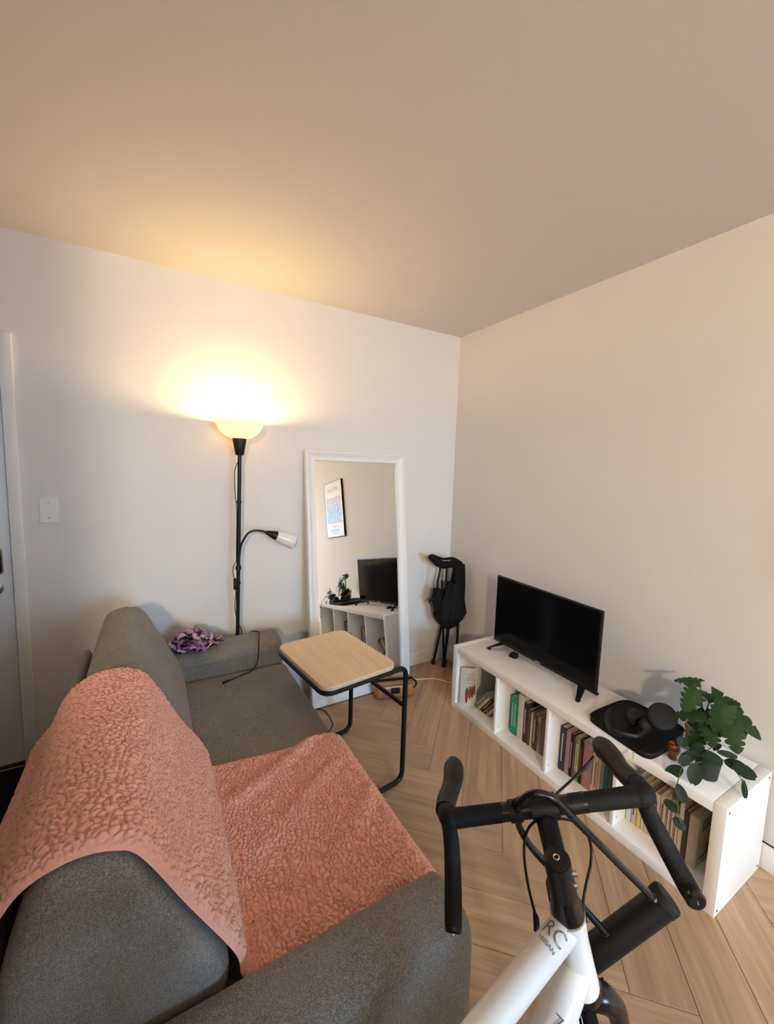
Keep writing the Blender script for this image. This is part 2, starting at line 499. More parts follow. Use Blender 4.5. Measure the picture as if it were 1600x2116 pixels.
# blank cover plate on the wall beside the door
sw = thing('wall_plate', (-2.536, 0, 1.294), 'white blank cover plate on the wall beside the door frame', 'wall plate')
MB().prism(rrect(-2.573, 1.230, -2.499, 1.358, .006), lambda p: (p[0], 0, p[1]), lambda p: ((p[0] + 2.536) * .93 - 2.536, -.007, (p[1] - 1.294) * .96 + 1.294)).build('plate', M_TRIM, sw, angle=25)
for z in (1.332, 1.256):
    MB().lathe([(0, 0), (.0035, 0), (.003, .0012), (0, .0014)], (-2.536, -.007, z), 14, (0, -1, 0)).build('screw', M_CHROME, sw)

# framed poster on the right-hand wall (seen in the mirror)
po = thing('framed_poster', (0, -2.31, 1.16), 'framed print with a pale blue picture, reflected in the tall mirror', 'poster')
py0, py1, pz0, pz1 = -2.57, -2.05, 1.16, 1.86
fr = MB()
for lo, hi in (((-.024, py0, pz0), (0, py0 + .004, pz1)), ((-.024, py1 - .004, pz0), (0, py1, pz1)), ((-.024, py0 + .004, pz0), (0, py1 - .004, pz0 + .004)), ((-.024, py0 + .004, pz1 - .004), (0, py1 - .004, pz1))):
    fr.box(lo, hi, .001)
fr.build('frame', M_BLACKP, po)
M_PAPER = mat('poster_paper', (.78, .77, .74), .5, var=.01)
B('paper', (-.022, py0 + .004, pz0 + .004), (-.004, py1 - .004, pz1 - .004), M_PAPER, po, 0)
M_PRINT = bpy.data.materials.new('picture_print'); M_PRINT.use_nodes = True
nt = M_PRINT.node_tree; p_ = nt.nodes['Principled BSDF']; v_ = _coords(nt, (1, 2, 3))
sx = nt.nodes.new('ShaderNodeSeparateXYZ'); tc = nt.nodes.new('ShaderNodeTexCoord'); nt.links.new(tc.outputs['Generated'], sx.inputs[0])
c_ = _mix(nt, _ramp(nt, sx.outputs['Z'], (.45, 0.), (.62, 1.)), (.20, .36, .56), (.42, .40, .44))
c_ = _mix(nt, _ramp(nt, _noise(nt, v_, 9, 5), (.45, 0.), (.62, .75)), c_, (.62, .66, .70))
c_ = _mix(nt, _ramp(nt, _noise(nt, _coords(nt, (1, 5, 2)), 7, 3), (.58, 0.), (.66, .6)), c_, (.16, .19, .24))
nt.links.new(c_, p_.inputs['Base Color']); p_.inputs['Roughness'].default_value = .5
B('picture', (-.0228, py0 + .04, 1.335), (-.0219, py1 - .05, 1.665), M_PRINT, po, 0)
M_INK = mat('faded_ink', (.25, .26, .28), .6, var=.2)
ink = MB()
y = py0 + .11
for k in range(9):
    ink.box((-.0226, y, 1.735), (-.0218, y + .008, 1.79)); 
    if k % 2: ink.box((-.0226, y, 1.735 + .02 * (k % 3)), (-.0218, y + .03, 1.743 + .02 * (k % 3)))
    y += .036
o_ = ink.build('title_lettering', M_INK, po, smooth=False); o_['kind'] = 'stuff'
ink = MB()
for z, w in ((1.29, .13), (1.245, .26), (1.232, .24), (1.205, .14)):
    ink.box((-.0226, -2.31 - w / 2, z), (-.0218, -2.31 + w / 2, z + .006))
o_ = ink.build('caption_lettering', M_INK, po, smooth=False); o_['kind'] = 'stuff'
# thin black cable clipped along the baseboard beyond the shelf
tag(MB().tube([(-.016, -2.03, .118), (-.017, -2.10, .117), (-.017, -2.6, .117), (-.017, -3.4, .116), (-.017, -3.6, .005)], .003, 8, 4).build('wall_cable', M_BLACKP), 'thin black cable running along the baseboard past the bookshelf', 'cable')
# doormat
M_MAT = mat('black_mat', (.012, .012, .013), .95, var=.3, vscale=300, bump=.003, bscale=900, spec=.1)
tag(MB().box((-3.55, -1.55, 0), (-2.47, -.03, .012), .004).build('doormat', M_MAT), 'black entrance mat on the floor in front of the door', 'mat')
# ================================================================== sofa
sofa = thing('sofa', (-1.95, -1.06, 0), 'grey woven fabric sofa with a pink blanket across it', 'sofa')
SEAT = .435
xz = lambda p, t: (p[0], t, p[1])
yz = lambda p, t: (t, p[0], p[1])
B('base', (-2.42, -1.80, .085), (-1.50, -.355, .255), M_SOFA, sofa, .012)
soft_prism(chaikin([(-1.45, .25), (-1.45, .30), (-1.45, .41), (-1.475, .435), (-1.60, .437), (-2.2, .437), (-2.36, .435), (-2.36, .25), (-2.0, .25), (-1.6, .25)], 2), -1.798, -.357, xz, .02, mid=20).build('seat_cushion', M_SOFA, sofa, angle=60)
CUSH = [(-2.0, .438), (-1.985, .46), (-1.975, .52), (-2.06, .69), (-2.13, .835), (-2.15, .862), (-2.175, .876), (-2.22, .882), (-2.262, .874), (-2.284, .858), (-2.297, .828), (-2.33, .73), (-2.352, .6), (-2.356, .45), (-2.34, .438), (-2.2, .438)]
cs = soft_prism(chaikin(CUSH, 2), -1.796, -.360, xz, .045, mid=60)
# soft wrinkles in the cushion cover
Vc = np.array(cs.v)
wr = .004 * np.sin(Vc[:, 1] * 70 + 6 * np.sin(Vc[:, 0] * 30) + 4 * np.sin(Vc[:, 1] * 9)) * np.clip((Vc[:, 2] - .72) / .12, 0, 1) * (.5 + .5 * np.sin(Vc[:, 1] * 5 + 2))
Vc[:, 2] += wr; Vc[:, 0] += wr * .6
cs.v = [tuple(v) for v in Vc]
cs.build('back_cushion', M_SOFA, sofa, angle=60)
soft_prism(chaikin([(-2.345, .10), (-2.345, .40), (-2.345, .66), (-2.355, .69), (-2.37, .695), (-2.385, .69), (-2.398, .66), (-2.398, .4), (-2.398, .10)], 1), -1.82, -.35, xz, .02).build('back_frame', M_SOFA, sofa, angle=60)
armF = [(-.355, .09), (-.355, .3), (-.355, .50), (-.340, .545), (-.300, .570), (-.21, .577), (-.180, .565), (-.165, .53), (-.165, .3), (-.165, .09)]
armN = [(-1.80, .09), (-1.80, .3), (-1.80, .48), (-1.808, .515), (-1.83, .534), (-1.925, .532), (-1.955, .518), (-1.97, .48), (-1.97, .3), (-1.97, .09)]
for P, xe in ((armF, -1.465), (armN, -1.475)):
    soft_prism(chaikin(P, 2), -2.36, xe, yz, .028, mid=20).build('arm', M_SOFA, sofa, angle=60)
pip = [(-.3415, .492), (-1.7985, .487)]
MB().tube([(-2.33, -.3555, .505), (-1.9, -.3555, .505), (-1.50, -.3555, .509), (-1.468, -.335, .509)], .0022, 6).build('piping', M_SOFA, sofa)
for x in (-2.36, -1.56):
    for y in (-1.88, -.23):
        MB().lathe([(0, 0), (.018, 0), (.024, .09), (0, .09)], (x, y, 0), 16).build('leg', M_BLACKP, sofa)

# ------------------------------------------------------------------ sherpa blanket
def resample(P, step):
    P = np.array(P, float); Q = []
    for i in range(len(P) - 1):
        a, b, c, d = P[max(i - 1, 0)], P[i], P[i + 1], P[min(i + 2, len(P) - 1)]
        for t in np.linspace(0, 1, 30, endpoint=False):
            Q.append(.5 * (2 * b + (c - a) * t + (2 * a - 5 * b + 4 * c - d) * t * t + (3 * b - a - 3 * c + d) * t ** 3))
    Q.append(P[-1]); Q = np.array(Q)
    L = np.concatenate([[0], np.cumsum(np.linalg.norm(np.diff(Q, axis=0), axis=1))])
    s = np.arange(0, L[-1], step)
    return np.stack([np.interp(s, L, Q[:, 0]), np.interp(s, L, Q[:, 1])], 1), s
def cells(u, v, size, seed):
    """distance to the nearest and second nearest of jittered points"""
    r = np.random.default_rng(seed); n = 512
    jx, jy = r.random((n, n)), r.random((n, n))
    gu, gv = u / size, v / size
    iu, iv = np.floor(gu).astype(int), np.floor(gv).astype(int)
    F1 = np.full(u.shape, 9.); F2 = np.full(u.shape, 9.)
    for a in (-1, 0, 1):
        for b in (-1, 0, 1):
            cu, cv = iu + a, iv + b
            d = np.hypot(cu + jx[cu % n, cv % n] - gu, cv + jy[cu % n, cv % n] - gv)
            F2 = np.minimum(F2, np.maximum(F1, d)); F1 = np.minimum(F1, d)
    return F1, F2
def vnoise(u, v, size, seed):
    r = np.random.default_rng(seed); n = 256; g = r.random((n, n))
    a, b = u / size, v / size; i, j = np.floor(a).astype(int), np.floor(b).astype(int)
    fa, fb = a - i, b - j; fa = fa * fa * (3 - 2 * fa); fb = fb * fb * (3 - 2 * fb)
    G = lambda x, y: g[x % n, y % n]
    return (G(i, j) * (1 - fa) + G(i + 1, j) * fa) * (1 - fb) + (G(i, j + 1) * (1 - fa) + G(i + 1, j + 1) * fa) * fb
PATH = [(-2.412, .40), (-2.412, .55), (-2.408, .66), (-2.395, .71), (-2.352, .765), (-2.318, .835), (-2.283, .872), (-2.225, .889), (-2.170, .880), (-2.128, .845), (-2.05, .695), (-1.972, .545), (-1.960, .49), (-1.93, .448), (-1.80, .441), (-1.65, .441), (-1.50, .440), (-1.462, .432), (-1.442, .402), (-1.438, .35)]
prof, su = resample(PATH, .0027)
BY0, BY1 = -1.085, -1.785
sv = np.arange(0, abs(BY1 - BY0), .0027)
U, Vv = np.meshgrid(su, sv, indexing='ij')
tg = np.gradient(prof, axis=0); tg /= np.linalg.norm(tg, axis=1)[:, None]
nm = np.stack([-tg[:, 1], tg[:, 0]], 1)               # outward (up) normal of the section
wu = U + .007 * (vnoise(U, Vv, .02, 1) - .5) * 2; wv = Vv + .007 * (vnoise(U, Vv, .02, 2) - .5) * 2
F1, F2 = cells(wu, wv, .0130, 3)
crack = np.clip((F2 - F1) / .34, 0, 1); crack = crack * crack * (3 - 2 * crack)
fine = vnoise(wu, wv, .006, 5) - .5
edge = np.minimum.reduce([Vv, sv[-1] - Vv, su[-1] - U])
rim = np.clip(edge / .022, 0, 1) ** .5
# long soft folds where the blanket lies on the seat
seatw = np.clip((prof[:, 0] + 1.97) / .12, 0, 1)[:, None] * np.clip((-1.45 - prof[:, 0]) / .05, 0, 1)[:, None]
diag = U * .55 + Vv * 1.0
fold = (np.maximum(0, np.sin(diag * 30 + 3 * vnoise(U, Vv, .25, 8))) ** 2) * vnoise(U, Vv, .18, 9) * .022
soft = (vnoise(U, Vv, .11, 10)) * .008
h = rim * (.0095 + .0072 * crack + .0018 * fine + seatw * fold + soft * .6)
X = prof[:, 0][:, None] + nm[:, 0][:, None] * h
Z = prof[:, 1][:, None] + nm[:, 1][:, None] * h
edgewave = .012 * (vnoise(U, Vv * 0, .2, 12) - .5) * 2
Y = BY0 - Vv + edgewave * (1 - Vv / sv[-1]) + .008 * (vnoise(U, Vv * 0, .25, 14) - .5) * (Vv / sv[-1])
bl = MB(); G = np.stack([X, Y, Z], -1)
me = bpy.data.meshes.new('blanket')
a_, b_ = G.shape[:2]
o0 = np.array([-1.95, -1.43, .43])
idx = np.arange(a_ * b_).reshape(a_, b_)
quads = np.stack([idx[:-1, :-1], idx[:-1, 1:], idx[1:, 1:], idx[1:, :-1]], -1).reshape(-1, 4)
me.vertices.add(a_ * b_); me.vertices.foreach_set('co', (G - o0).reshape(-1))
me.loops.add(quads.size); me.loops.foreach_set('vertex_index', quads.reshape(-1).astype(np.int32))
me.polygons.add(len(quads)); me.polygons.foreach_set('loop_start', np.arange(0, quads.size, 4, dtype=np.int32))
me.polygons.foreach_set('use_smooth', np.ones(len(quads), dtype=bool))
me.update(); me.validate()
M_SHERPA = mat('pink_sherpa', (.97, .48, .37), .95, var=.06, vscale=26, bump=.002, bscale=520, spec=.08, sheen=.35)
me.materials.append(M_SHERPA)
bo = link('blanket', me); bo.location = tuple(o0)
tag(bo, 'pink fluffy sherpa blanket draped over the back and seat of the sofa', 'blanket')

# ------------------------------------------------------------------ ruffled scarf on the far arm
sc_ = thing('ruffled_scarf', (-1.92, -.25, .577), 'crumpled purple, pink and black ruffled scarf on the far sofa arm', 'scarf')
cols = {'purple_ruffles': mat('purple_satin', (.26, .13, .36), .55, var=.25, vscale=40), 'black_ruffles': mat('black_satin', (.012, .010, .014), .6, var=.2), 'pink_ruffles': mat('pink_tulle', (.52, .33, .40), .75, var=.15, vscale=50)}
for nme, cnt, sd in (('purple_ruffles', 75, 1), ('black_ruffles', 95, 2), ('pink_ruffles', 45, 3)):
    rr = random.Random(sd); b = MB()
    for k in range(cnt):
        a = rr.uniform(0, 2 * math.pi); q = math.sqrt(rr.random())
        cx, cy = -1.92 + .125 * q * math.cos(a), -.262 + .085 * q * math.sin(a)
        cz = (.582) + max(0, (1 - q * q)) * .085 * rr.uniform(.55, 1.0) + (.01 if nme == 'pink_ruffles' else 0) - (.004 if nme == 'black_ruffles' else 0)
        cz = max(cz, .586)
        ang = rr.uniform(0, 2 * math.pi); ln = rr.uniform(.03, .06); w = rr.uniform(.008, .016); lift = rr.uniform(-.25, .9)
        d = np.array([math.cos(ang), math.sin(ang), 0]); s_ = np.array([-math.sin(ang), math.cos(ang), rr.uniform(-.5, .5)])
        rows = []
        for i in range(6):
            t = i / 5
            wid = w * math.sin(math.pi * (.12 + .86 * t)) ** .7
            c = np.array([cx, cy, cz]) + d * ln * (t - .35) + np.array([0, 0, lift * ln * (t - t * t * 1.2) + .006 * math.sin(5 * t + k)])
            c[2] = max(c[2], (.581) + .004)
            rows.append([c - s_ * wid, c + np.array([0, 0, .005]), c + s_ * wid])
        b.grid(np.array(rows))
    o_ = b.build(nme, cols[nme], sc_, angle=180); o_['kind'] = 'stuff'

# charging cable lying over the far arm and the seat
uc = thing('charging_cable', at(455, 1413, 'z', .437), 'thin black charging cable hanging over the far sofa arm onto the seat', 'cable')
cp = [(-1.615, -.195, .5815), (-1.592, -.205, .5825), (-1.577, -.240, .5830), (-1.590, -.290, .5815), (-1.598, -.328, .575), (-1.605, -.356, .552), (-1.610, -.368, .510), (-1.620, -.380, .470), (-1.645, -.395, .448), (-1.68, -.410, .4425), (-1.75, -.440, .4425), (-1.79, -.458, .4425)]
MB().tube(cp, .0028, 8, 6).build('cord', M_BLACKP, uc)
a, b = at(474, 1405.5, 'z', .443), at(459, 1411.5, 'z', .443)
MB().tube([a, a * .3 + b * .7, b], [.0045, .006, .006], 10).build('plug', M_BLACKP, uc)
c = at(455, 1413, 'z', .443)
MB().tube([b, c], .0035, 8, squash=.5).build('connector', M_CHROME, uc)

# ================================================================== C-shaped side table
TC, TR, TH = np.array([-1.335, -.79]), math.radians(7.5), .635
def tp(x, y, z): return np.array([TC[0] + x * math.cos(TR) - y * math.sin(TR), TC[1] + x * math.sin(TR) + y * math.cos(TR), z])
tb = thing('side_table', (TC[0], TC[1], 0), 'C-shaped side table with birch top and black tube legs over the sofa seat', 'table')
rr_ = rrect(-.196, -.252, .196, .252, .05, 8)
M_EDGE = mat('pale_edge_band', (.55, .52, .48), .5, var=.05)
pv = np.array([(p[0], p[1]) for p in rr_])
top = MB(); k = len(rr_)
vs = [(p[0], p[1], -.010) for p in rr_] + [(p[0], p[1], -.001) for p in rr_] + [(p[0] * .996, p[1] * .997, 0) for p in rr_]
fs = [tuple(range(k - 1, -1, -1)), tuple(range(2 * k, 3 * k))] + [q for i in range(k) for q in ((i, (i + 1) % k, k + (i + 1) % k, k + i), (k + i, k + (i + 1) % k, 2 * k + (i + 1) % k, 2 * k + i))]
me = bpy.data.meshes.new('tabletop'); me.from_pydata(vs, [], fs); me.materials.append(M_BIRCH)
o_ = link('tabletop', me, tb); o_.location = (0, 0, TH); o_.rotation_euler = (0, 0, TR)
MB().prism(rr_, lambda p: tp(p[0] * .998, p[1] * .999, TH - .020), lambda p: tp(p[0] * .998, p[1] * .999, TH - .0102)).build('edge_band', M_EDGE, tb)
tz, rT = TH - .034, .0125
def corner(pts, r=.045, n=6):
    """polyline with rounded corners"""
    P = [np.array(p, float) for p in pts]; out = [P[0]]
    for i in range(1, len(P) - 1):
        a, b, c = P[i - 1], P[i], P[i + 1]
        u, w = (a - b) / np.linalg.norm(a - b), (c - b) / np.linalg.norm(c - b)
        for t in np.linspace(0, 1, n):
            p0, p1 = b + u * r, b + w * r
            out.append((1 - t) ** 2 * p0 + 2 * t * (1 - t) * b + t * t * p1)
    out.append(P[-1]); return out
path = corner([(-.22, -.24, rT), (.255, -.24, rT), (.255, -.24, tz), (-.19, -.24, tz), (-.19, .24, tz), (.255, .24, tz), (.255, .24, rT), (-.22, .24, rT)], .05)
MB().tube([tp(*p) for p in path], rT, 12).build('tube_frame', M_BLACKM, tb)
MB().tube([tp(.255, -.235, .40), tp(.255, .235, .40)], .011, 12).build('crossbar', M_BLACKM, tb)
MB().tube([tp(-.21, -.235, rT), tp(-.21, .235, rT)], .010, 12).build('foot_bar', M_BLACKM, tb)

# ------------------------------------------------------------------ leather bag on the floor by the mirror
M_LEATHER = mat('tan_leather', (.36, .15, .055), .32, var=.22, vscale=14, bump=.0008, bscale=160, coat=.3)
bg = thing('leather_bag', (-.69, -.30, 0), 'tan brown leather bag with black straps on the floor before the mirror', 'bag')
Mb = Matrix.Translation((-.69, -.305, 0)) @ Matrix.Rotation(math.radians(-16), 4, 'Z')
bag = MB().box((-.135, -.055, 0), (.135, .055, .105), .03, 4, Mb); bag.build('body', M_LEATHER, bg)
MB().box((-.132, -.05, .1035), (.132, .052, .1115), .003, 2, Mb).build('flap', M_LEATHER, bg)
MB().box((-.138, -.012, .1105), (.138, .016, .1165), .002, 2, Mb).build('strap', M_BLACKF, bg)
MB().box((-.03, -.064, .045), (.03, -.052, .085), .004, 2, Mb).build('buckle', M_BLACKP, bg)
ringp = [Vector((.135 + .03 * math.sin(t), 0 + .0 * t, .07 + .03 * math.cos(t))) for t in np.linspace(0, math.pi, 9)]
MB().tube([Mb @ q for q in ringp], .006, 8).build('handle_loop', M_BLACKF, bg)

# white cable on the floor between mirror and shelf, thin black one by the sofa
M_WCAB = mat('white_cable', (.75, .73, .68), .45, var=.03)
tag(MB().tube([at(*q, 'z', .004) for q in ((838, 1404), (858, 1404), (876, 1403), (895, 1402), (912, 1405), (926, 1410), (940, 1412))] + [np.array([-.2, -.42, .004])], .0035, 8, 4).build('power_cable', M_WCAB), 'thin white cable on the floor between mirror and bookshelf', 'cable')
tag(MB().tube([(-1.30, -.16, .004), at(664, 1466, 'z', .004), at(676, 1474, 'z', .004), at(684, 1487, 'z', .004), at(687, 1500, 'z', .004), (-1.30, -.53, .004)], .0025, 8, 5).build('floor_cable', M_BLACKP), 'thin black cable looping on the floor beside the sofa seat', 'cable')

# ================================================================== floor lamp
LB, LT = np.array([-1.690, -.152, 0.]), np.array([-1.660, -.152, 1.688])
def lp(z): return LB + (LT - LB) * (z / 1.69)
lamp = thing('floor_lamp', LB, 'black floor lamp with a lit white bowl shade and a side reading lamp', 'floor lamp')
MB().lathe([(0, 0), (.112, 0), (.112, .014), (.10, .022), (.02, .026), (.016, .05), (0, .05)], LB, 36).build('base', M_BLACKM, lamp)
MB().tube([lp(.02), lp(1.64)], .0105, 14).build('pole', M_BLACKM, lamp)
for z in (.86, 1.33):
    MB().lathe([(0, 0), (.0135, 0), (.0135, .014), (0, .014)], lp(z), 16).build('pole_collar', M_BLACKM, lamp)
MB().lathe([(0, 0), (.021, 0), (.024, .01), (.038, .088), (.038, .094), (0, .094)], lp(1.60), 24).build('socket_cup', M_BLACKP, lamp)
def opal(name, col, estr, thru):
    """milky lamp glass lit from inside"""
    m = bpy.data.materials.new(name); m.use_nodes = True
    nt = m.node_tree; nt.nodes.clear()
    o = nt.nodes.new('ShaderNodeOutputMaterial'); d = nt.nodes.new('ShaderNodeBsdfDiffuse'); t = nt.nodes.new('ShaderNodeBsdfTranslucent')
    g = nt.nodes.new('ShaderNodeBsdfGlossy'); g.inputs['Roughness'].default_value = .15
    e = nt.nodes.new('ShaderNodeEmission'); e.inputs[0].default_value = (*col, 1); e.inputs[1].default_value = estr
    d.inputs[0].default_value = (.92, .91, .88, 1); t.inputs[0].default_value = (.90, .84, .70, 1)
    m1 = nt.nodes.new('ShaderNodeMixShader'); m1.inputs[0].default_value = thru
    m2 = nt.nodes.new('ShaderNodeMixShader'); m2.inputs[0].default_value = .05
    ad = nt.nodes.new('ShaderNodeAddShader')
    nt.links.new(d.outputs[0], m1.inputs[1]); nt.links.new(t.outputs[0], m1.inputs[2])
    nt.links.new(m1.outputs[0], m2.inputs[1]); nt.links.new(g.outputs[0], m2.inputs[2])
    nt.links.new(m2.outputs[0], ad.inputs[0]); nt.links.new(e.outputs[0], ad.inputs[1]); nt.links.new(ad.outputs[0], o.inputs[0])
    return m
M_BOWL = opal('lit_opal_bowl', (1.0, .70, .34), .0, .55)
bz = lp(1.692)
outer = [(.034, 0), (.06, .006), (.088, .022), (.108, .044), (.121, .070), (.127, .090)]
_ = MB().lathe(outer + [(.1245, .090)] + [(r - .0035, z + .003) for r, z in reversed(outer)], bz, 48)
bowl = _.build('bowl_shade', M_BOWL, lamp)
M_BULB = mat('bulb_glass', (.9, .9, .85), .4, emit=(1.0, .66, .30), estr=6.0)
MB().lathe([(0, .006), (.012, .008), (.013, .014), (.017, .022), (.019, .030), (.016, .038), (.008, .042), (0, .043)], bz, 20).build('bulb', M_BULB, bowl)
bl_ = bpy.data.lights.new('bulb_light', 'POINT'); bl_.energy = 15.5; bl_.color = (1.0, .60, .24); bl_.shadow_soft_size = .022
blo = bpy.data.objects.new('bulb_light', bl_); COL.objects.link(blo); blo.location = tuple(bz + np.array([0, 0, .067])); 
# reading lamp on its gooseneck
yA = -.182
gp = [lp(.965), at(497, 1132, 'y', -.162), at(503, 1117, 'y', -.167), at(512, 1103, 'y', -.172), at(525, 1096.5, 'y', -.177), at(540, 1097, 'y', yA), at(553, 1101, 'y', yA)]
MB().tube(gp, .0062, 10, 5).build('gooseneck', M_BLACKM, lamp)
MB().lathe([(0, 0), (.015, 0), (.016, .02), (.013, .024), (0, .024)], lp(.945), 16).build('arm_clamp', M_BLACKM, lamp)
h0 = at(549, 1099.5, 'y', yA); h1 = at(606, 1119, 'y', yA)
hd = (h1 - h0) / np.linalg.norm(h1 - h0); hl = np.linalg.norm(h1 - h0)
MB().lathe([(0, 0), (.008, 0), (.012, .008), (.027, .064), (.027, .07), (0, .07)], h0, 20, hd).build('socket_cone', M_BLACKP, lamp)
M_SHADE = opal('white_glass_shade', (1, 1, 1), 0., .25)
sp_ = [(.024, .062), (.032, .078), (.040, .105), (.0455, hl - .012), (.046, hl)]
MB().lathe(sp_ + [(r - .003, z) for r, z in reversed(sp_)], h0, 28, hd).build('glass_shade', M_SHADE, lamp)
# cord looping down the pole with its foot switch
o1 = np.array([-.016, -.004, 0])
cd = [lp(1.56) + o1 * .6, lp(1.54) + o1 * 1.2, lp(1.50) + o1 * 1.7, lp(1.40) + o1 * 1.5, lp(1.30) + o1 * .9, lp(1.18) + o1 * .75, lp(1.06) + o1 * .8, lp(1.0) + o1 * .8, lp(.97) + o1 * 1.7, lp(.93) + o1 * 1.9, lp(.90) + o1 * 1.4]
MB().tube(cd, .0024, 8, 5).build('cord', M_BLACKP, lamp)
MB().box((-.011, -.008, -.033), (.009, .008, .033), .005, 3, Matrix.Translation(lp(.865) + np.array([-.016, -.006, 0]))).build('cord_switch', M_BLACKP, lamp)
cd2 = [lp(.835) + o1, lp(.80) + o1 * .8, lp(.74) + o1 * 1.1, lp(.68) + o1 * .7, lp(.62) + o1 * -.3, lp(.60) + o1 * -.9, lp(.56) + o1 * -1.5, lp(.40) + o1 * -1.8, lp(.1) + o1 * -3, np.array([-1.60, -.045, .004])]
MB().tube(cd2, .0024, 8, 5).build('cord', M_BLACKP, lamp)

# ================================================================== leaning mirror
yaw_, tilt_ = math.radians(.955), math.radians(6.25)
mn = np.array([math.sin(yaw_) * math.cos(tilt_), -math.cos(yaw_) * math.cos(tilt_), math.sin(tilt_)])
mx_ = np.array([math.cos(yaw_), math.sin(yaw_), 0]); mu = np.cross(mn, mx_)
MO = np.array([-.868, -.1985, .0035]); MW, MH = .75, 1.655
def mp(a, b, c): return MO + mx_ * a + mu * b + mn * c       # a across, b up, c out of the glass
mir = thing('leaning_mirror', (MO[0], MO[1], 0), 'tall white framed mirror leaning against the wall behind the side table', 'mirror')
M_GLASS = mat('mirror_glass', (.90, .905, .90), .0, 1.0, var=.001)
gw = .055
gm = MB(); gm.prism([(-MW / 2 + gw, gw), (MW / 2 - gw, gw), (MW / 2 - gw, MH - gw), (-MW / 2 + gw, MH - gw)], lambda p: mp(p[0], p[1], -.004), lambda p: mp(p[0], p[1], 0))
gm.build('glass', M_GLASS, mir, smooth=False)
M_FRAME = mat('white_frame_lacquer', (.82, .81, .79), .35, var=.01, spec=.45)
prf = [(0, -.010), (0, .022), (.003, .026), (.012, .026), (.015, .022), (.018, .0225), (.022, .020), (.030, .0135), (.040, .010), (.050, .0095), (.054, .012), (.058, .0135), (.062, .012), (.064, .008), (.064, -.010)]
cor = [(-MW / 2, 0), (MW / 2, 0), (MW / 2, MH), (-MW / 2, MH)]
dirs = [(1, 1), (-1, 1), (-1, -1), (1, -1)]
for i in range(4):
    j = (i + 1) % 4
    A = [mp(cor[i][0] + dirs[i][0] * d, cor[i][1] + dirs[i][1] * d, c) for d, c in prf]
    Bq = [mp(cor[j][0] + dirs[j][0] * d, cor[j][1] + dirs[j][1] * d, c) for d, c in prf]
    k = len(prf)
    MB().add(A + Bq, [tuple(range(k)), tuple(range(2 * k - 1, k - 1, -1))] + [(q, (q + 1) % k, k + (q + 1) % k, k + q) for q in range(k)]).build('frame_rail', M_FRAME, mir, angle=25)

# ================================================================== folded camping chair in the corner
ch = thing('folded_camp_chair', (-.14, -.16, 0), 'black folded camping chair standing in the corner beside the mirror', 'chair')
legs = [((-.165, -.06, .012), (-.12, -.20, .80)), ((-.118, -.135, .012), (-.205, -.17, .72)), ((-.118, -.135, .012), (-.10, -.21, .84)), ((-.075, -.09, .012), (-.13, -.19, .72)), ((-.05, -.20, .012), (-.045, -.19, .78)), ((-.085, -.235, .012), (-.05, -.21, .66))]
for a, b in legs: MB().tube([a, b], .0095, 10).build('leg', M_BLACKM, ch)
for a in {l[0] for l in legs}:
    MB().lathe([(0, -.012), (.017, -.012), (.019, -.004), (.017, .006), (.011, .022), (0, .022)], a, 16).build('foot_cap', M_BLACKP, ch)
def blob(pts, rad, n, seed, amp, pleat=7):
    """bunched cloth: a tube with pleats"""
    b = MB().tube(pts, rad, n, 6)
    V = np.array(b.v); m = len(V) // n; r = np.random.default_rng(seed); ph = r.uniform(0, 6, 4)
    for i in range(m):
        ring = V[i * n:(i + 1) * n]; c = ring.mean(0)
        th = np.linspace(0, 2 * math.pi, n, endpoint=False)
        k = 1 + amp * (np.sin(pleat * th + ph[0] + i * .08) * .6 + np.sin((pleat + 3) * th + ph[1] - i * .11) * .4 + .4 * np.sin(3 * th + ph[2] + i * .15))
        V[i * n:(i + 1) * n] = c + (ring - c) * k[:, None]
    b.v = [tuple(v) for v in V]
    return b
blob([(-.135, -.19, .36), (-.14, -.19, .44), (-.13, -.195, .54), (-.125, -.20, .62), (-.115, -.20, .70)], [.055, .11, .098, .062, .05], 40, 4, .16).build('seat_fabric', M_BLACKF, ch, angle=180)
blob([(-.085, -.22, .40), (-.065, -.22, .47), (-.075, -.215, .56), (-.075, -.21, .70), (-.075, -.205, .84)], [.02, .055, .05, .05, .045], 32, 6, .12).build('back_fabric', M_BLACKF, ch, angle=180)
blob([(-.245, -.18, .50), (-.25, -.18, .58), (-.245, -.18, .66)], [.02, .036, .034], 28, 9, .14).build('side_pocket', M_BLACKF, ch, angle=180)
MB().tube([(-.245, -.17, .65), (-.245, -.17, .72), (-.232, -.17, .77), (-.225, -.17, .83)], .0085, 10, 5).build('arm_tube', M_BLACKM, ch)
MB().tube([(-.175, -.18, .66), (-.17, -.18, .83)], .0085, 10).build('arm_tube', M_BLACKM, ch)
armp = [at(887, 1153, 'y', -.16), at(893, 1152, 'y', -.16), at(905, 1160, 'y', -.17), at(918, 1164, 'y', -.18), at(935, 1162, 'y', -.19), at(951, 1168, 'y', -.19)]
MB().tube(armp, [.012, .024, .034, .037, .037, .028], 20, 5, squash=1.1).build('arm_rest', M_BLACKF, ch, angle=60)
cc = at(919.5, 1160.5, 'y', -.185) + np.array([0, 0, .012])
M_RING = mat('grey_binding', (.30, .30, .29), .6, var=.1)
MB().tube([cc + np.array([.044 * math.cos(t), .036 * math.sin(t), .004]) for t in np.linspace(0, 2 * math.pi, 28, endpoint=False)], .0028, 8, closed=True).build('cup_holder_rim', M_RING, ch)
MB().lathe([(0, 0), (.041, 0), (.041, .003), (0, .003)], cc, 26, sq=.82).build('cup_holder', M_BLACKF, ch)
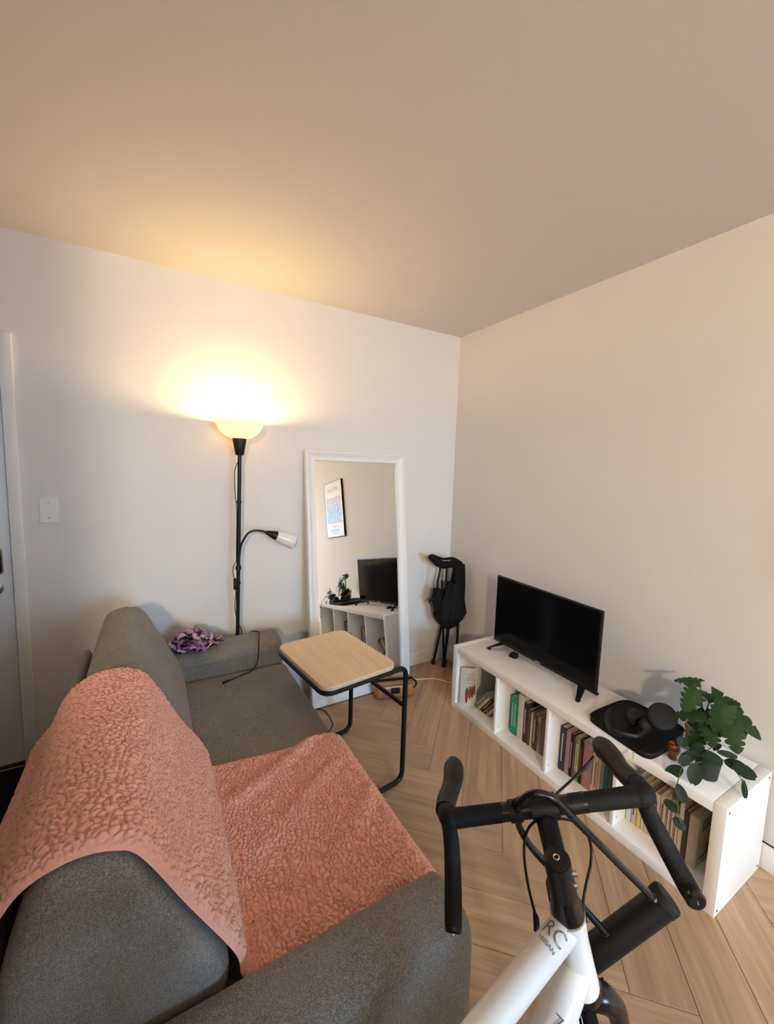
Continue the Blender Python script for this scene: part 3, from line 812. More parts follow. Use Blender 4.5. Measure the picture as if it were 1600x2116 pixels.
MB().tube([at(886, 1245, 'y', -.16), at(890, 1240, 'y', -.17), at(897, 1238, 'y', -.18)], [.006, .010, .012], 10).build('strap_buckle', M_BLACKP, ch)
MB().tube([(-.19, -.255, .60), (-.13, -.262, .605), (-.085, -.265, .60)], .006, 8).build('hinge_bar', M_BLACKM, ch)
# ================================================================== low cube bookshelf
SX0, SX1, SY0, SY1, SH = -.41, -.02, -2.055, -.586, .42
sh = thing('bookshelf', ((SX0 + SX1) / 2, (SY0 + SY1) / 2, 0), 'low white bookshelf with four open compartments along the right wall', 'bookshelf')
pnF = B('side_panel', (SX0, SY1 - .04, 0), (SX1, SY1, SH), M_LACQ, sh, .0015)
pnN = B('side_panel', (SX0, SY0, 0), (SX1, SY0 + .04, SH), M_LACQ, sh, .0015)
B('top_panel', (SX0, SY0 + .0408, SH - .04), (SX1, SY1 - .0408, SH), M_LACQ, sh, .0015)
B('bottom_panel', (SX0, SY0 + .0408, 0), (SX1, SY1 - .0408, .04), M_LACQ, sh, .0015)
for k in range(1, 4):
    y = SY1 - .04 - .3512 * k
    B('divider', (SX0 + .004, y, .04), (SX1, y + .016, SH - .04), M_LACQ, sh, .001)
M_HOLE = mat('screw_hole', (.05, .05, .05), .6, var=.1)
for x in (SX0 + .02, SX1 - .02):
    for z in (.02, SH - .02):
        MB().lathe([(0, 0), (.0045, 0), (.0045, .0012), (0, .0012)], (x, SY0, z), 12, (0, -1, 0)).build('screw_cap', M_HOLE, pnN)
        MB().lathe([(0, 0), (.0045, 0), (.0045, .0012), (0, .0012)], (x, SY1, z), 12, (0, 1, 0)).build('screw_cap', M_HOLE, pnF)
for k in range(1, 4):
    y = SY1 - .04 - .3512 * k
    for z in (.075, .345):
        MB().lathe([(0, 0), (.004, 0), (.004, .001), (0, .001)], (SX0 + .03, y, z), 10, (0, -1, 0)).build('screw_cap', mat('grey_cap', (.45, .45, .47), .5, var=.05), sh)

# ------------------------------------------------------------------ books
M_PAGES = mat('page_block', (.60, .49, .34), .85, var=.12, vscale=120, bump=.0006, bscale=900, spec=.1)
M_PAGESW = mat('white_page_block', (.70, .66, .58), .85, var=.08, vscale=120, spec=.1)
LIGHT_INK = mat('light_print', (.62, .58, .50), .6, var=.2)
DARK_INK = mat('dark_print', (.06, .05, .05), .6, var=.2)
def book(label, y1, y0, top, col, group, depth=.15, xf=-.312, tilt=0., ink=None, name='book', pages=None, vary=.12, lines=1, var_scale=40):
    """upright book, spine towards the room (-x); y1 far side, y0 near side; tilt leans its top towards -y about its near lower edge"""
    zb = .0405; t = y1 - y0; hgt = top - zb
    th = min(.0022, t * .18)
    M = None
    if tilt:
        M = Matrix.Translation((0, y0, zb)) @ Matrix.Rotation(math.radians(tilt), 4, 'X') @ Matrix.Translation((0, -y0, -zb))
    o = thing(name, (xf + depth / 2, (y0 + y1) / 2, zb), label, 'book', group)
    m = mat('cover_%02d%02d%02d' % tuple(int(c * 99) for c in col), col, .5, var=vary, vscale=var_scale, spec=.35)
    c = MB()
    c.box((xf + .002, y1 - th, zb), (xf + depth, y1, top), .0006, 1, M)
    c.box((xf + .002, y0, zb), (xf + depth, y0 + th, top), .0006, 1, M)
    # rounded spine
    k = 6; pts = []
    for i in range(k + 1):
        a = math.pi * i / k; pts.append((xf + .002 - min(.004, t * .2) * math.sin(a), (y0 + y1) / 2 + t / 2 * math.cos(a)))
    pts += [(xf + .0045, y0), (xf + .0045, y1)]
    tr = (lambda p: np.array(M @ Vector(p))) if M is not None else (lambda p: np.array(p))
    c.prism(pts, lambda p: tr((p[0], p[1], zb)), lambda p: tr((p[0], p[1], top)))
    cov = c.build('cover', m, o, angle=30)
    MB().box((xf + .005, y0 + th, zb + .003), (xf + depth - .004, y1 - th, top - .003), 0, 1, M).build('pages', pages or M_PAGES, o, smooth=False)
    if ink:
        xs = xf - min(.004, t * .2) + .0012
        r = random.Random(int(-y0 * 10000)); q = MB()
        w = t * .16
        for l in range(lines):
            yc = (y0 + y1) / 2 + (l - (lines - 1) / 2) * t * .38
            z = zb + hgt * .22
            while z < zb + hgt * .84:
                dz = r.uniform(.006, .016)
                q.box((xs - .0015, yc - w / 2, z), (xs + .0008, yc + w / 2, min(z + dz, zb + hgt * .86)), 0, 1, M)
                z += dz + .003
        q.build('spine_lettering', ink, cov, smooth=False)['kind'] = 'stuff'
    return o
G2, G3, G4, G1 = 'books in the second compartment', 'books in the third compartment', 'books in the nearest compartment', 'leaning books in the farthest compartment'
book('thick teal green paperback, first book right of the second compartment wall', -1.003, -1.053, .262, (.012, .26, .19), G2, ink=mat('pale_green_print', (.35, .55, .40), .5, var=.2), lines=2)
book('plain white thick book beside the teal one', -1.055, -1.095, .300, (.66, .61, .56), G2, depth=.2, vary=.02)
book('dark mottled book right of the plain white one', -1.0965, -1.123, .272, (.05, .04, .035), G2, vary=.6, var_scale=90, ink=LIGHT_INK)
book('slim dark brown photo-covered book in the second compartment', -1.1245, -1.146, .246, (.10, .07, .055), G2, vary=.8, var_scale=120)
book('very thin cream booklet between two dark photo-covered books', -1.1475, -1.158, .238, (.62, .50, .38), G2, vary=.05)
book('dark book with pale streaks left of the slim pink paperback', -1.1595, -1.193, .240, (.12, .09, .08), G2, vary=.8, var_scale=100, ink=LIGHT_INK)
book('slim pale pink paperback in the second compartment', -1.1945, -1.214, .240, (.55, .41, .36), G2, ink=DARK_INK, vary=.05)
book('mauve brown paperback next to the third compartment wall', -1.2155, -1.242, .236, (.25, .16, .15), G2, depth=.14)
book('navy blue hardcover with pale lettering in the third compartment', -1.334, -1.366, .271, (.022, .034, .085), G3, depth=.2, ink=LIGHT_INK)
book('slim mauve book right of the navy hardcover', -1.3675, -1.392, .269, (.34, .19, .22), G3, depth=.19, vary=.06)
book('black paperback with white lettering beside the slim mauve book', -1.3935, -1.409, .262, (.012, .009, .009), G3, ink=LIGHT_INK)
book('thin brown book between the black and the green one', -1.4105, -1.419, .260, (.15, .09, .06), G3)
book('olive green book with pale lettering in the third compartment', -1.4205, -1.444, .270, (.18, .21, .08), G3, ink=LIGHT_INK, lines=2, vary=.3)
book('black and red slim paperback right of the green book', -1.4455, -1.462, .262, (.03, .008, .007), G3, ink=mat('red_print', (.35, .05, .03), .5, var=.2))
book('thick faded mauve book with a rounded spine', -1.4635, -1.506, .274, (.36, .18, .20), G3, depth=.17, vary=.15)
book('pale pink slim paperback beside the thick mauve book', -1.5075, -1.525, .235, (.60, .41, .35), G3, ink=DARK_INK, vary=.05)
book('cream paperback with dark lettering, left of another cream one', -1.5265, -1.541, .232, (.64, .50, .36), G3, ink=DARK_INK, vary=.05)
book('plain cream paperback left of the grey book', -1.5425, -1.556, .232, (.66, .52, .38), G3, vary=.04)
book('grey slim book left of the bright teal one', -1.5575, -1.572, .25, (.33, .31, .28), G3, vary=.08)
book('bright teal blue book in the third compartment', -1.5735, -1.591, .25, (.02, .15, .19), G3, vary=.1)
book('dark grey blue book, last before the nearest compartment wall', -1.5925, -1.614, .245, (.06, .10, .12), G3, vary=.1)
book('white ring binder spine, first in the nearest compartment', -1.682, -1.703, .245, (.70, .69, .68), G4, depth=.2, vary=.02)
book('pale grey book with a dark mark in the nearest compartment', -1.7045, -1.724, .235, (.55, .48, .43), G4, ink=DARK_INK, vary=.05)
book('pale yellow paperback in the nearest compartment', -1.7255, -1.743, .230, (.62, .50, .20), G4, vary=.05)
book('thin white book right of the pale yellow one', -1.7445, -1.756, .228, (.62, .56, .50), G4, vary=.04)
book('white paperback hidden behind the handlebar drop', -1.7575, -1.770, .228, (.60, .53, .47), G4, ink=DARK_INK, vary=.04)
pale = [(-1.7715, -1.787, .230, 'first'), (-1.7885, -1.810, .245, 'second'), (-1.8115, -1.833, .254, 'third'), (-1.8345, -1.848, .245, 'fourth'), (-1.8495, -1.863, .249, 'fifth'), (-1.8645, -1.880, .240, 'sixth')]
for k, (a, b, t, w) in enumerate(pale):
    book('%s of six pale paperbacks right of the handlebar drop' % w, a, b, t, ((.58, .60, .56, .62, .57, .60)[k], (.47, .48, .44, .49, .46, .47)[k], (.38, .37, .36, .40, .37, .38)[k]), G4, ink=DARK_INK, vary=.05)
book('tall pale paperback behind the trailing leaves', -1.8815, -1.897, .283, (.60, .51, .42), G4, vary=.05)
book('dark brown thin book left of the illustrated cookbook', -1.8985, -1.914, .250, (.07, .05, .04), G4, vary=.3)
cb = book('cream cookbook with a picture of yellow fruit on its cover', -1.9155, -1.948, .252, (.58, .50, .38), G4, depth=.21, vary=.06)
M_COVER = bpy.data.materials.new('cookbook_cover'); M_COVER.use_nodes = True
nt = M_COVER.node_tree; p_ = nt.nodes['Principled BSDF']
tc = nt.nodes.new('ShaderNodeTexCoord'); sx = nt.nodes.new('ShaderNodeSeparateXYZ'); nt.links.new(tc.outputs['Generated'], sx.inputs[0])
def spot(cx, cz, r, s=1.):
    vm = nt.nodes.new('ShaderNodeVectorMath'); vm.operation = 'DISTANCE'; cb_ = nt.nodes.new('ShaderNodeCombineXYZ')
    ml = nt.nodes.new('ShaderNodeMath'); ml.operation = 'MULTIPLY'; ml.inputs[1].default_value = s
    nt.links.new(sx.outputs['Z'], ml.inputs[0]); nt.links.new(sx.outputs['X'], cb_.inputs[0]); nt.links.new(ml.outputs[0], cb_.inputs[2])
    nt.links.new(cb_.outputs[0], vm.inputs[0]); vm.inputs[1].default_value = (cx, 0, cz * s)
    return _ramp(nt, vm.outputs['Value'], (r * .8, 1.), (r * 1.15, 0.))
c_ = _mix(nt, spot(.55, .36, .27), (.52, .45, .33), (.46, .24, .045))
c_ = _mix(nt, spot(.66, .27, .22, 1.5), c_, (.05, .035, .025))
c_ = _mix(nt, spot(.45, .44, .10), c_, (.60, .38, .08))
nt.links.new(c_, p_.inputs['Base Color']); p_.inputs['Roughness'].default_value = .45
B('cover_picture', (-.31, -1.9488, .041), (-.103, -1.948, .2515), M_COVER, cb, 0)
q = MB()
for z, w in ((.226, .10), (.212, .14), (.200, .13), (.188, .12), (.072, .11)):
    q.box((-.285, -1.9494, z), (-.285 + w, -1.9486, z + .005))
q.build('cover_lettering', DARK_INK, cb, smooth=False)['kind'] = 'stuff'
# a flat book lying on top of the row
lb = thing('book', (-.17, -1.78, .29), 'brown book lying flat on top of the nearest compartment row', 'book', G4)
B('cover', (-.24, -1.87, .2865), (-.10, -1.70, .312), mat('brown_cover', (.16, .10, .055), .6, var=.2), lb, .002)
B('pages', (-.2415, -1.868, .2885), (-.102, -1.702, .310), M_PAGES, lb, 0)
# leaning books, farthest compartment
ly = [(-.707, -.734, .205, (.16, .20, .24), 'blue grey hardcover at the top of the leaning books'), (-.745, -.763, .20, (.56, .43, .30), 'cream paperback, second of the leaning books'), (-.778, -.801, .195, (.05, .014, .012), 'dark maroon book in the middle of the leaning books'),
      (-.809, -.818, .185, (.42, .15, .09), 'thin rust red booklet among the leaning books'), (-.8245, -.834, .18, (.04, .03, .03), 'thin black booklet among the leaning books'), (-.844, -.860, .165, (.58, .48, .38), 'short cream book, lowest of the leaning books')]
yb = None
TL = 38.
yn = -.734
for k, (a, b, t, col, lab) in enumerate(ly):
    tk = a - b
    book(lab, yn + tk, yn, t, col, G1, depth=.16, xf=-.325, tilt=TL, ink=LIGHT_INK if k in (0, 2, 4) else None)
    nx = ly[k + 1][0] - ly[k + 1][1] if k + 1 < len(ly) else 0
    yn -= (nx + .001) / math.cos(math.radians(TL))
# white pouch standing by the far panel
pc = thing('food_pouch', (-.34, -.69, .04), 'white printed pouch with a brown picture in the farthest compartment', 'pouch')
ca, cb2 = np.array([-.396, -.648, .0405]), np.array([-.315, -.716, .0405])
ex = (cb2 - ca); wdt = np.linalg.norm(ex); ex /= wdt; nn = np.array([ex[1], -ex[0], 0]); nn *= -1 if nn[0] > 0 else 1
def pch(a, h, c): return ca + ex * a * wdt + np.array([.012, .008, 0]) * h / .25 + np.array([0, 0, h]) + nn * c
rows_f, rows_b = [], []
for h in np.linspace(0, .245, 12):
    hh = h / .245; bulge = .024 * (1 - hh) ** .6 * (1 - .0 * hh) + .001
    taper = .04 * max(0, hh - .8) * 2.5
    R = [];Rb = []
    for a in np.linspace(0, 1, 9):
        a2 = .5 + (a - .5) * (1 - taper)
        s = math.sin(math.pi * a) ** .6 if 0 < a < 1 else 0
        R.append(pch(a2, h, bulge * s + .0015 * math.sin(19 * a + 9 * h))); Rb.append(pch(a2, h, -bulge * s * .8))
    rows_f.append(R); rows_b.append(Rb)
M_POUCH = mat('white_film', (.66, .63, .62), .32, var=.05, vscale=30, bump=.002, bscale=40)
pb = MB(); G = [r + list(reversed(q))[1:-1] for r, q in zip(rows_f, rows_b)]
pb.grid(np.array(G), closed=True); pb.build('film', M_POUCH, pc, angle=60)
M_BROWN = mat('brown_print', (.19, .05, .025), .35, var=.45, vscale=50)
pr = MB()
for (a0, h0_, ra, rh) in ((.42, .075, .09, .05), (.60, .095, .085, .042), (.74, .10, .08, .04), (.86, .11, .06, .035)):
    ring = []
    for i in range(18):
        t = 2 * math.pi * i / 18; a, hq = a0 + ra * math.cos(t), h0_ + rh * math.sin(t)
        a = min(max(a, .03), .97); hh = hq / .245; ring.append(pch(a, hq, .024 * (1 - hh) ** .6 * math.sin(math.pi * a) ** .6 + .0032))
    c0 = sum(ring) / 18 + nn * .001
    pr.add([c0] + ring, [(0, 1 + i, 1 + (i + 1) % 18) for i in range(18)])
pr.build('printed_picture', M_BROWN, pc)['kind'] = 'stuff'
pl = MB()
for k, hq in enumerate((.205, .188, .178, .168, .150)):
    a0, a1 = (.35, .9) if k else (.42, .85)
    for s in range(6):
        a, b = a0 + (a1 - a0) * s / 6, a0 + (a1 - a0) * (s + .8) / 6
        pl.add([pch(u, hq + dv, .024 * (1 - hq / .245) ** .6 * math.sin(math.pi * u) ** .6 + .0032) for u, dv in ((a, 0), (b, 0), (b, .004), (a, .004))], [(0, 1, 2, 3)])
pl.build('printed_lettering', mat('grey_ink', (.28, .28, .33), .5, var=.1), pc, smooth=False)['kind'] = 'stuff'

# ================================================================== television
tA, tBb = np.array([-.166, -.700, 0]), np.array([-.196, -1.432, 0])
ta = (tBb - tA) / np.linalg.norm(tBb - tA); tn = np.array([ta[1], -ta[0], 0]); tn *= 1 if tn[0] < 0 else -1
TCn = (tA + tBb) / 2; TL2 = np.linalg.norm(tBb - tA) / 2
def tv(a, z, c): return TCn + ta * a + tn * c + np.array([0, 0, z])
MT = Matrix(((ta[0], tn[0], 0, TCn[0]), (ta[1], tn[1], 0, TCn[1]), (0, 0, 1, 0), (0, 0, 0, 1)))   # local x along, y out, z up
t_ = thing('television', (TCn[0], TCn[1], SH), 'black flat-screen television on two splayed feet on the white bookshelf', 'television')
TZ0, TZ1 = .457, .889
cas = MB().box((-TL2, -.012, TZ0), (TL2, .006, TZ1), .004, 2, MT).build('casing', M_BLACKP, t_)
MB().box((-.28, -.05, TZ0 + .02), (.28, -.012, TZ0 + .26), .012, 3, MT).build('rear_housing', M_BLACKP, t_)
M_SCREEN = mat('black_screen', (.003, .003, .004), .12, spec=.14, var=.05)
MB().box((-TL2 + .009, .0055, TZ0 + .022), (TL2 - .009, .0066, TZ1 - .008), 0, 1, MT).build('screen', M_SCREEN, t_, smooth=False)
MB().box((-.018, .006, TZ0 + .006), (.018, .0072, TZ0 + .0115), 0, 1, MT).build('maker_mark', mat('silver_print', (.5, .5, .5), .3, .5, var=.05), cas, smooth=False)
for s in (-1, 1):
    ft = MB()
    for c1, w in ((.088, .016), (-.075, .014)):
        x0 = s * .285; x1 = s * .325
        topv = [(x0 - .02, (.004 if c1 > 0 else -.008), TZ0 + .004), (x0 + .02, (.004 if c1 > 0 else -.008), TZ0 + .004), (x0 + .02, -.004 if c1 > 0 else .0, TZ0 + .004), (x0 - .02, -.004 if c1 > 0 else .0, TZ0 + .004)]
        tip = [(x1 - w / 2, c1, SH + .001), (x1 + w / 2, c1, SH + .001), (x1 + w / 2, c1 * .78, SH + .001), (x1 - w / 2, c1 * .78, SH + .001)]
        tip2 = [(p[0], p[1], SH + .012) for p in tip]
        vs = [np.array(MT @ Vector(p)) for p in topv + tip2 + tip]
        ft.add(vs, [(0, 1, 2, 3), (0, 1, 5, 4), (1, 2, 6, 5), (2, 3, 7, 6), (3, 0, 4, 7), (4, 5, 9, 8), (5, 6, 10, 9), (6, 7, 11, 10), (7, 4, 8, 11), (8, 9, 10, 11)])
    ft.build('foot', M_BLACKP, t_, angle=20)
# small black streaming box in front of it
pkc = at(1062, 1357, 'z', SH)
pk = thing('streaming_box', pkc, 'small black angular box on the shelf under the television', 'media player')
hexp = [(-.030, -.016), (-.012, -.026), (.022, -.024), (.032, -.004), (.024, .022), (-.024, .024)]
Mk = Matrix.Translation(pkc) @ Matrix.Rotation(math.radians(20), 4, 'Z')
MB().prism(hexp, lambda p: Mk @ Vector((p[0], p[1], .001)), lambda p: Mk @ Vector((p[0] * .85, p[1] * .85, .020))).build('body', M_BLACKP, pk, angle=20)
MB().tube([Mk @ Vector(q) for q in ((.02, .01, .008), (.06, .02, .004), (.09, .03, .003), (.12, -.02, .003), (.14, -.04, .003))], .002, 8, 4).build('cord', M_BLACKP, pk)

# ================================================================== headphones in their open case
hc = thing('headphone_case', (-.23, -1.65, SH), 'open black zip case lying flat on the shelf right of the television', 'case')
M_CASE = mat('black_case_shell', (.005, .005, .0055), .6, spec=.2, bump=.0004, bscale=700)
outl = chaikin([(-.335, -1.50), (-.368, -1.515), (-.380, -1.56), (-.402, -1.74), (-.402, -1.775), (-.375, -1.80), (-.20, -1.795), (-.10, -1.78), (-.07, -1.77), (-.055, -1.73), (-.055, -1.56), (-.065, -1.525), (-.10, -1.505), (-.20, -1.50)], 2)
MB().prism(outl, lambda p: (p[0], p[1], SH), lambda p: (p[0], p[1], SH + .02)).build('shell', M_CASE, hc)
_ = MB().tube([(p[0], p[1], SH + .021) for p in outl], .0035, 8, closed=True)
zipo = _.build('zip', M_BLACKP, hc)
zp = at(1310, 1557, 'z', SH + .02)
MB().box((-.005, -.0025, 0), (.005, .0025, .006), .001, 1, Matrix.Translation(zp)).build('zip_slider', M_CHROME, zipo)
MB().tube([zp, at(1309, 1563, 'z', SH + .012), at(1307, 1570, 'z', SH + .003)], [.002, .0035, .004], 8, squash=.4).build('zip_pull', M_CHROME, zipo)
hp = thing('headphones', (-.2, -1.62, SH + .022), 'black over-ear headphones lying folded in the open zip case', 'headphones')
hz = SH + .036
band = [at(1262, 1468, 'z', hz + .015), at(1254, 1480, 'z', hz + .012), at(1256, 1495, 'z', hz + .008), at(1264, 1508, 'z', hz + .006), at(1285, 1517, 'z', hz + .006), at(1303, 1521, 'z', hz + .008), at(1318, 1522, 'z', hz + .01), at(1334, 1512, 'z', hz + .02)]
MB().tube(band, .009, 10, 6, squash=1.5).build('headband', M_BLACKP, hp)
M_CUP = mat('dark_grey_soft', (.016, .016, .0165), .65, spec=.2, bump=.0005, bscale=400)
def cup(name, cpx, z, r, hgt, ax, m=None, par=hp, sq=1.):
    c = at(*cpx, 'z', z)
    MB().lathe([(0, -hgt)] + [(r * math.sin(math.pi * k / 10) ** .6, -hgt * math.cos(math.pi * k / 10)) for k in range(1, 10)] + [(0, hgt)], c, 28, ax, sq).build(name, m or M_CUP, par, angle=60)
cup('ear_cup', (1308, 1478), SH + .060, .036, .020, (-.4, -.3, .8), sq=.8)
cup('ear_pad', (1310, 1485), SH + .050, .036, .014, (-.4, -.3, .8), M_BLACKF, sq=.8)
cup('ear_cup', (1333, 1500), SH + .055, .030, .022, (-.6, -.5, .35), sq=.85)
MB().box((-.006, -.003, -.002), (.006, .003, .002), .001, 1, Matrix.Translation(at(1335, 1511, 'z', SH + .045))).build('badge', M_CHROME, hp)
cp_ = thing('round_case_lid', at(1372, 1508, 'z', SH + .022), 'round dark grey case lid propped up behind the headphones', 'case')
lc = at(1368, 1483, 'y', -1.745) + np.array([.004, 0, .006])
la = np.array([-.42, -.36, .80]); la /= np.linalg.norm(la)
MB().lathe([(0, -.012), (.05, -.012), (.062, -.006), (.064, 0), (.060, .006), (.045, .010), (0, .012)], lc, 36, la, .85).build('shell', M_CUP, cp_, angle=50)
MB().lathe([(0, -.035), (.046, -.035), (.056, -.012), (0, -.012)], lc, 36, la, .85).build('padding', M_BLACKF, cp_, angle=50)

# amber glass
ag = at(1390, 1567, 'z', SH)
ga = thing('amber_glass', ag, 'small faceted amber glass votive between the case and the trailing plant', 'glass')
M_AMBER = mat('amber_glass', (.34, .11, .015), .12, var=.5, vscale=60, trans=.55, coat=.3)
prf = [(.015, 0), (.017, .006), (.014, .014), (.020, .026), (.0235, .042), (.022, .056), (.0195, .064)]
vs, fs = [], []; n = 9
for i, (r, h_) in enumerate(prf):
    for k in range(n):
        a = 2 * math.pi * (k + .5 * (i % 2)) / n; vs.append(ag + np.array([r * math.cos(a), r * math.sin(a), h_]))
for i in range(len(prf) - 1):
    for k in range(n):
        a, b, c, d = i * n + k, i * n + (k + 1) % n, (i + 1) * n + k, (i + 1) * n + (k + 1) % n
        fs += [(a, b, d), (a, d, c)]
fs.append(tuple(range(n - 1, -1, -1)))
MB().add(vs, fs).build('cup', M_AMBER, ga, smooth=False)
MB().lathe([(0, .03), (.015, .03), (.015, .05), (0, .051)], ag, 16).build('candle', mat('dark_wax', (.10, .035, .012), .5, var=.1), ga)
# ================================================================== plants
def leaf_mat(name, a, b):
    m = mat(name, a, .6, var=.0, spec=.18)
    nt = m.node_tree; p = nt.nodes['Principled BSDF']
    inf = nt.nodes.new('ShaderNodeObjectInfo')
    n = _noise(nt, _coords(nt), 60, 3)
    c = _mix(nt, n, a, b)
    c = _mix(nt, 1.0, c, _ramp(nt, inf.outputs['Random'], (0., .75), (1., 1.25)), 'MULTIPLY')
    nt.links.new(c, p.inputs['Base Color'])
    return m
M_MON = leaf_mat('monstera_green', (.014, .036, .011), (.030, .062, .020))
M_EUC = leaf_mat('dusky_green', (.012, .028, .020), (.026, .046, .032))
M_STEM = mat('green_stem', (.06, .10, .03), .6, var=.15)
def frame3(base, tip, hint):
    d = np.array(tip) - np.array(base); L = np.linalg.norm(d); d = d / L
    h = np.array(hint, float); h = h - d * (h @ d); h /= np.linalg.norm(h); s = np.cross(d, h)
    return d, s, h, L
TOCAM = lambda p: np.array(CAM_LOC) - np.array(p)
def monstera(parent, base, tip, width, hint, bend=.25, cup=.25, lobes=5):
    base, tip = np.array(base), np.array(tip)
    d, s, h, L = frame3(base, tip, hint)
    W = lambda t: width * .5 * (math.sin(math.pi * min(1, (t * .93 + .07)) ** .72)) ** .62
    def pt(t, w):                       # t along the midrib, w signed half width
        return base + d * L * (t - .10 * (abs(w) / (width * .5)) ** 2 * 0) + s * w + h * (-bend * L * (t - .35) ** 2 - cup * (w * w) / width)
    b = MB()
    for sg in (-1, 1):
        for j in range(lobes):
            t0, t1 = j / lobes, (j + 1) / lobes
            gap = (.55 if j % 2 else .32) if 0 < j < lobes - 1 else .02
            rows = []
            for q in (0, .35, .52, .8, 1.0):
                g = 0 if q <= .52 else gap * (q - .50)
                a0, a1 = t0 + (t1 - t0) * g, t1 - (t1 - t0) * g
                row = []
                for u in (0, .5, 1):
                    t = a0 + (a1 - a0) * u
                    tt = t + (-.22 + .42 * t) * q * .55                  # lobes sweep to the tip
                    rnd = 1 - .10 * (q > .9) * (abs(u - .5) * 2) * (gap > .05)
                    row.append(pt(max(tt, -.12), sg * W(max(t, .03)) * q * rnd))
                rows.append(row)
            b.grid(np.array(rows))
    return b.build('leaf', M_MON, parent, angle=180)
def oval(parent, base, tip, width, hint, m, bend=.15, cup=.3, notch=.06):
    base, tip = np.array(base), np.array(tip)
    d, s, h, L = frame3(base, tip, hint); rows = []
    for i in range(9):
        t = i / 8; w = width * .5 * math.sin(math.pi * (t * .92 + .04)) ** .6
        row = []
        for q in (-1, -.5, 0, .5, 1):
            tt = t - (notch * (1 - abs(q)) if i == 8 else 0)
            row.append(base + d * L * tt + s * w * q + h * (-bend * L * (t - .4) ** 2 + cup * abs(w * q) * .6))
        rows.append(row)
    return MB().grid(np.array(rows)).build('leaf', m, parent, angle=180)
mo = thing('monstera_plant', (-.145, -1.862, SH), 'potted monstera with split green leaves in a beige pot on the shelf', 'plant')
M_POT = mat('beige_ceramic', (.55, .46, .34), .5, var=.04)
PC = np.array([-.145, -1.862, SH])
_ = MB().lathe([(0, 0), (.048, 0), (.050, .004), (.060, .108), (.060, .112), (.056, .112), (.055, .10), (0, .098)], PC, 36)
pot1 = _.build('pot', M_POT, mo)
M_SOIL = mat('dark_soil', (.03, .02, .014), .95, var=.4, vscale=200, bump=.004, bscale=300)
MB().lathe([(0, 0), (.054, 0), (.054, .002), (0, .004)], PC + np.array([0, 0, .099]), 24).build('soil', M_SOIL, pot1)
ctr = PC + np.array([0, 0, .10])
ML = [  # base px, tip px, x-plane of base, of tip, width, hint
    ((1447, 1409), (1396, 1401), -.16, -.17, .075, (-.2, -.1, 1)),
    ((1442, 1424), (1415, 1466), -.17, -.22, .085, None),
    ((1488, 1445), (1526, 1453), -.12, -.13, .06, (-.3, .2, 1)),
    ((1472, 1432), (1569, 1516), -.15, -.15, .085, (-.35, .35, .9)),
    ((1500, 1456), (1478, 1511), -.18, -.22, .085, None),
    ((1470, 1478), (1390, 1474), -.19, -.22, .080, (-.5, .1, .8)),
    ((1508, 1490), (1524, 1552), -.18, -.22, .085, None),
    ((1462, 1497), (1476, 1541), -.20, -.24, .080, None),
    ((1456, 1508), (1426, 1541), -.21, -.25, .070, None),
    ((1515, 1490), (1540, 1518), -.15, -.16, .060, None),
]
for bp, tp_, xb, xt, w, hint in ML:
    b0, t0 = at(*bp, 'x', xb), at(*tp_, 'x', xt)
    hv = np.array(hint) if hint is not None else TOCAM(b0) / np.linalg.norm(TOCAM(b0)) + np.array([0, 0, .25])
    monstera(mo, b0, t0, w, hv)
    md = (ctr + b0) / 2 + np.array([.0, 0, .02])
    MB().tube([ctr + np.array([random.uniform(-.015, .015), random.uniform(-.015, .015), 0]), md, b0], [.0028, .0024, .0018], 7, 5).build('stem', M_STEM, mo)

eu = thing('trailing_plant', at(1474, 1612, 'z', SH), 'small trailing plant with dusky oval leaves in a dark pot at the shelf edge', 'plant')
EC = at(1474, 1611, 'z', SH) + np.array([0, .022, 0])
M_DPOT = mat('dark_green_plastic', (.012, .017, .014), .5, var=.1)
_ = MB().lathe([(0, 0), (.032, 0), (.034, .003), (.041, .070), (.043, .070), (.043, .080), (.039, .080), (.038, .066), (0, .064)], EC, 32)
pot2 = _.build('pot', M_DPOT, eu)
MB().lathe([(0, 0), (.037, 0), (0, .004)], EC + np.array([0, 0, .066]), 20).build('soil', M_SOIL, pot2)
ec = EC + np.array([0, 0, .07])
xf = SX0 - .02
stems = [
    [ec, at(1445, 1575, 'x', -.34), at(1412, 1585, 'x', -.39), at(1404, 1605, 'x', xf), at(1400, 1622, 'x', xf), at(1400, 1650, 'x', xf - .01), at(1404, 1690, 'x', xf - .01), at(1415, 1712, 'x', xf - .01)],
    [ec, at(1490, 1568, 'x', -.28), at(1512, 1585, 'x', -.29), at(1530, 1606, 'x', -.30), at(1540, 1625, 'x', -.30), at(1541, 1640, 'x', -.30)],
    [ec, at(1460, 1555, 'x', -.30), at(1470, 1545, 'x', -.30), at(1480, 1542, 'x', -.30)],
    [ec, at(1440, 1560, 'x', -.32), at(1425, 1558, 'x', -.33)],
]
for s_ in stems: MB().tube(s_, .0016, 6, 5).build('stem', M_STEM, eu)
